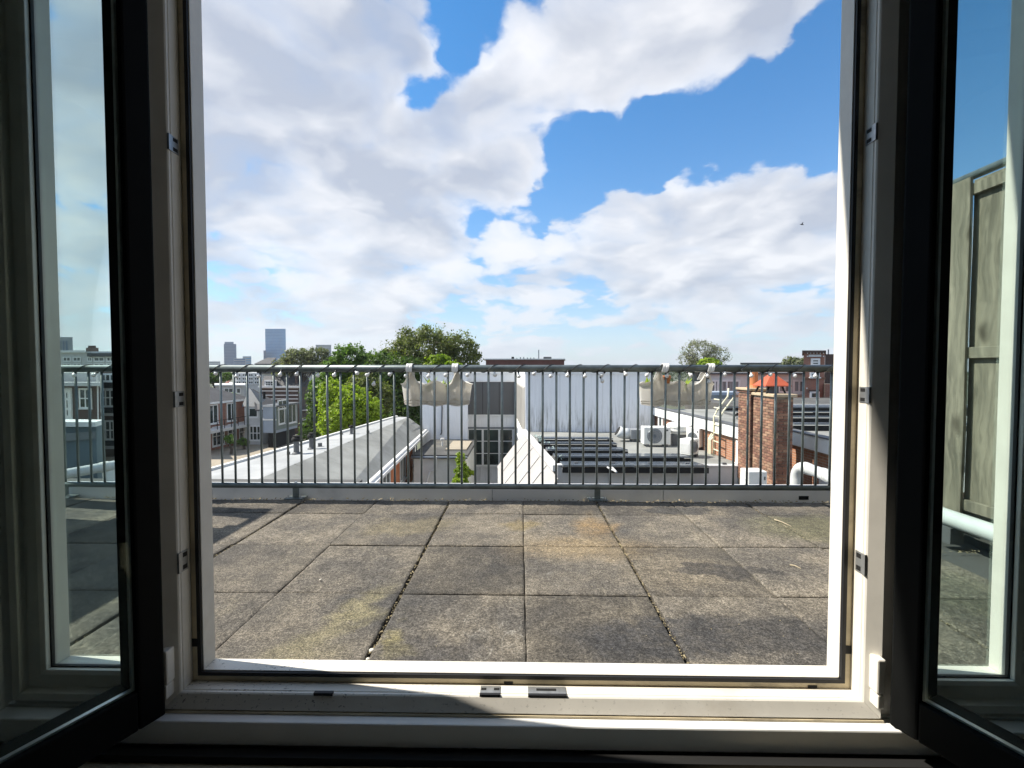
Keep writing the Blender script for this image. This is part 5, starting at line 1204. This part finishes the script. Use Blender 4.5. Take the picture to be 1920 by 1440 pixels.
tree('pale_tree', 'pale olive thin-leaved tree beside the tallest glass tower', 560, 62, ((560, 676, 34, 26), (595, 672, 28, 24), (535, 690, 26, 20)), 14000, .13, L_PALE, 4, TG, .11, 3)
tree('willow_tree', 'olive drooping tree above the bright green one', 680, 36, ((680, 735, 36, 42), (712, 750, 30, 40)), 8000, .13, L_OLIVE, 5, TG, .2, 2)
tree('maple_tree', 'bright yellow-green tree above the grey roof edge', 650, 33, ((655, 762, 52, 46), (622, 745, 30, 40), (690, 772, 34, 34), (625, 795, 34, 26)), 22000, .105, L_BRIGHT, 6, TG, .12)
tree('garden_tree', 'dark bushy tree between the striped house and the bright green tree', 590, 48, ((592, 770, 18, 60), (580, 815, 24, 26)), 5000, .16, L_DARK, 14, TG, .22)
tree('yellow_tree', 'small light green treetop peeking over the rail before the largest tree', 815, 41, ((822, 682, 30, 18), (850, 690, 22, 14)), 4200, .14, L_BRIGHT, 15, TG, .2)
tree('bare_crowned_tree', 'lone grey-green airy tree on the open skyline', 1318, 80, ((1312, 663, 38, 31), (1345, 668, 26, 24), (1290, 676, 22, 16)), 5200, .13, L_GREY, 7, None, .10, 9)
tree('light_bush', 'light green bush beneath the lone airy tree', 1330, 70, ((1330, 682, 22, 12),), 2000, .18, L_BRIGHT, 8, None, .2)
tree('thin_tree', 'thin-leaved tree next to the brick tower house', 1490, 75, ((1492, 683, 24, 13), (1478, 676, 10, 9)), 2200, .19, L_PALE, 9, None, .2, 3)
tree('dark_tree', 'dark tree behind the low white house', 402, 75, ((402, 706, 22, 14), (425, 706, 14, 9)), 3000, .2, L_DARK, 10, None, .2)
tree('garden_shrub', 'light shrub on the roof of the low white house', 430, 66, ((432, 742, 12, 5),), 700, .13, L_BRIGHT, 11, None, .3, cat='shrub', base=rel(746, 66))
for i, (px, py, lab) in enumerate(((430, 823, 'potted green shrub by the brick house door'), (455, 827, 'potted shrub beside the french windows'))):
    z_ = ZL; tree('potted_shrub', lab, px, 45.5 + i * 3, ((px, py, 10, 7), (px + 6, py + 4, 8, 6)), 900, .10, L_MID, 20 + i, None, .3, cat='shrub', base=z_)
tree('climbing_plant', 'light green climbing plant on the courtyard annex wall', 866, 20.0, ((864, 862, 9, 16), (866, 885, 13, 18), (862, 908, 17, 14), (882, 886, 9, 5)), 5200, .06, L_BRIGHT, 30, None, .25, cat='plant', base=rel(930, 20))
# far belt of trees along the horizon
r_ = random.Random(77); vs = []; fs = []
for i in range(26000):
    px = r_.uniform(100, 1800); Y = r_.uniform(230, 420); x = (px - 976) / F * Y
    hgt = 10.6 + 2.8 * mnoise.noise(Vector((px * .02, Y * .004, 0))) + 1.4 * mnoise.noise(Vector((px * .11, Y * .01, 5)))
    if px < 800: hgt -= 1.0
    q = Vector((x, Y, ZG + hgt * r_.random() ** .35 * (Y / 300) ** .15)); s_ = r_.uniform(.4, .9)
    nn = Vector((r_.gauss(0, 1), r_.gauss(0, 1) - .6, r_.gauss(0, 1) + .6)).normalized(); t1 = nn.orthogonal().normalized(); t2 = nn.cross(t1); o_ = len(vs)
    vs += [tuple(q - t1 * s_), tuple(q - t2 * s_ * .7), tuple(q + t1 * s_), tuple(q + t2 * s_ * .7)]; fs.append((o_, o_ + 1, o_ + 2, o_ + 3))
me = bpy.data.meshes.new('far_woodland'); me.from_pydata(vs, [], fs); me.materials.append(L_FAR); o = bpy.data.objects.new('far_woodland', me); col.objects.link(o)
tag(o, 'far belt of trees along the horizon', 'woodland', kind='stuff')
# a bird high over the roofs
bq = on(1503, 421, 60); bd = MB(); bd.tube([bq + Vector((-.22, 0, .02)), bq, bq + Vector((.2, 0, -.02)), bq + Vector((.3, 0, -.03))], [.01, .06, .05, .01], 8)
bo = bd.build('bird', BLACK, origin=bq, smooth=True)
wm = MB(); wm.add([bq + Vector((-.08, 0, .02)), bq + Vector((.1, 0, .02)), bq + Vector((.0, -.4, .15)), bq + Vector((-.1, -.35, .15))], [(0, 1, 2, 3)]); wm.add([bq + Vector((-.08, 0, .02)), bq + Vector((.1, 0, .02)), bq + Vector((.0, .4, .22)), bq + Vector((-.1, .35, .22))], [(0, 1, 2, 3)])
wm.build('wing', BLACK, bo); tag(bo, 'small dark bird flying beside the big white cloud', 'bird')

# ------------------------------------------------------------------ air
hz_m, hg, hb, ho = newmat('summer_haze'); hg.t.nodes.remove(hb)
pv = hg.n('ShaderNodeVolumePrincipled'); pv.inputs['Color'].default_value = (.86, .92, 1.0, 1); pv.inputs['Density'].default_value = .00018; pv.inputs['Anisotropy'].default_value = .2
hg.lk(pv.outputs[0], ho.inputs['Volume'])
tag(MB().box((-1700, -150, ZG - 2), (1700, 1600, 110)).build('haze', hz_m), 'thin summer haze over the city', 'haze', kind='stuff')
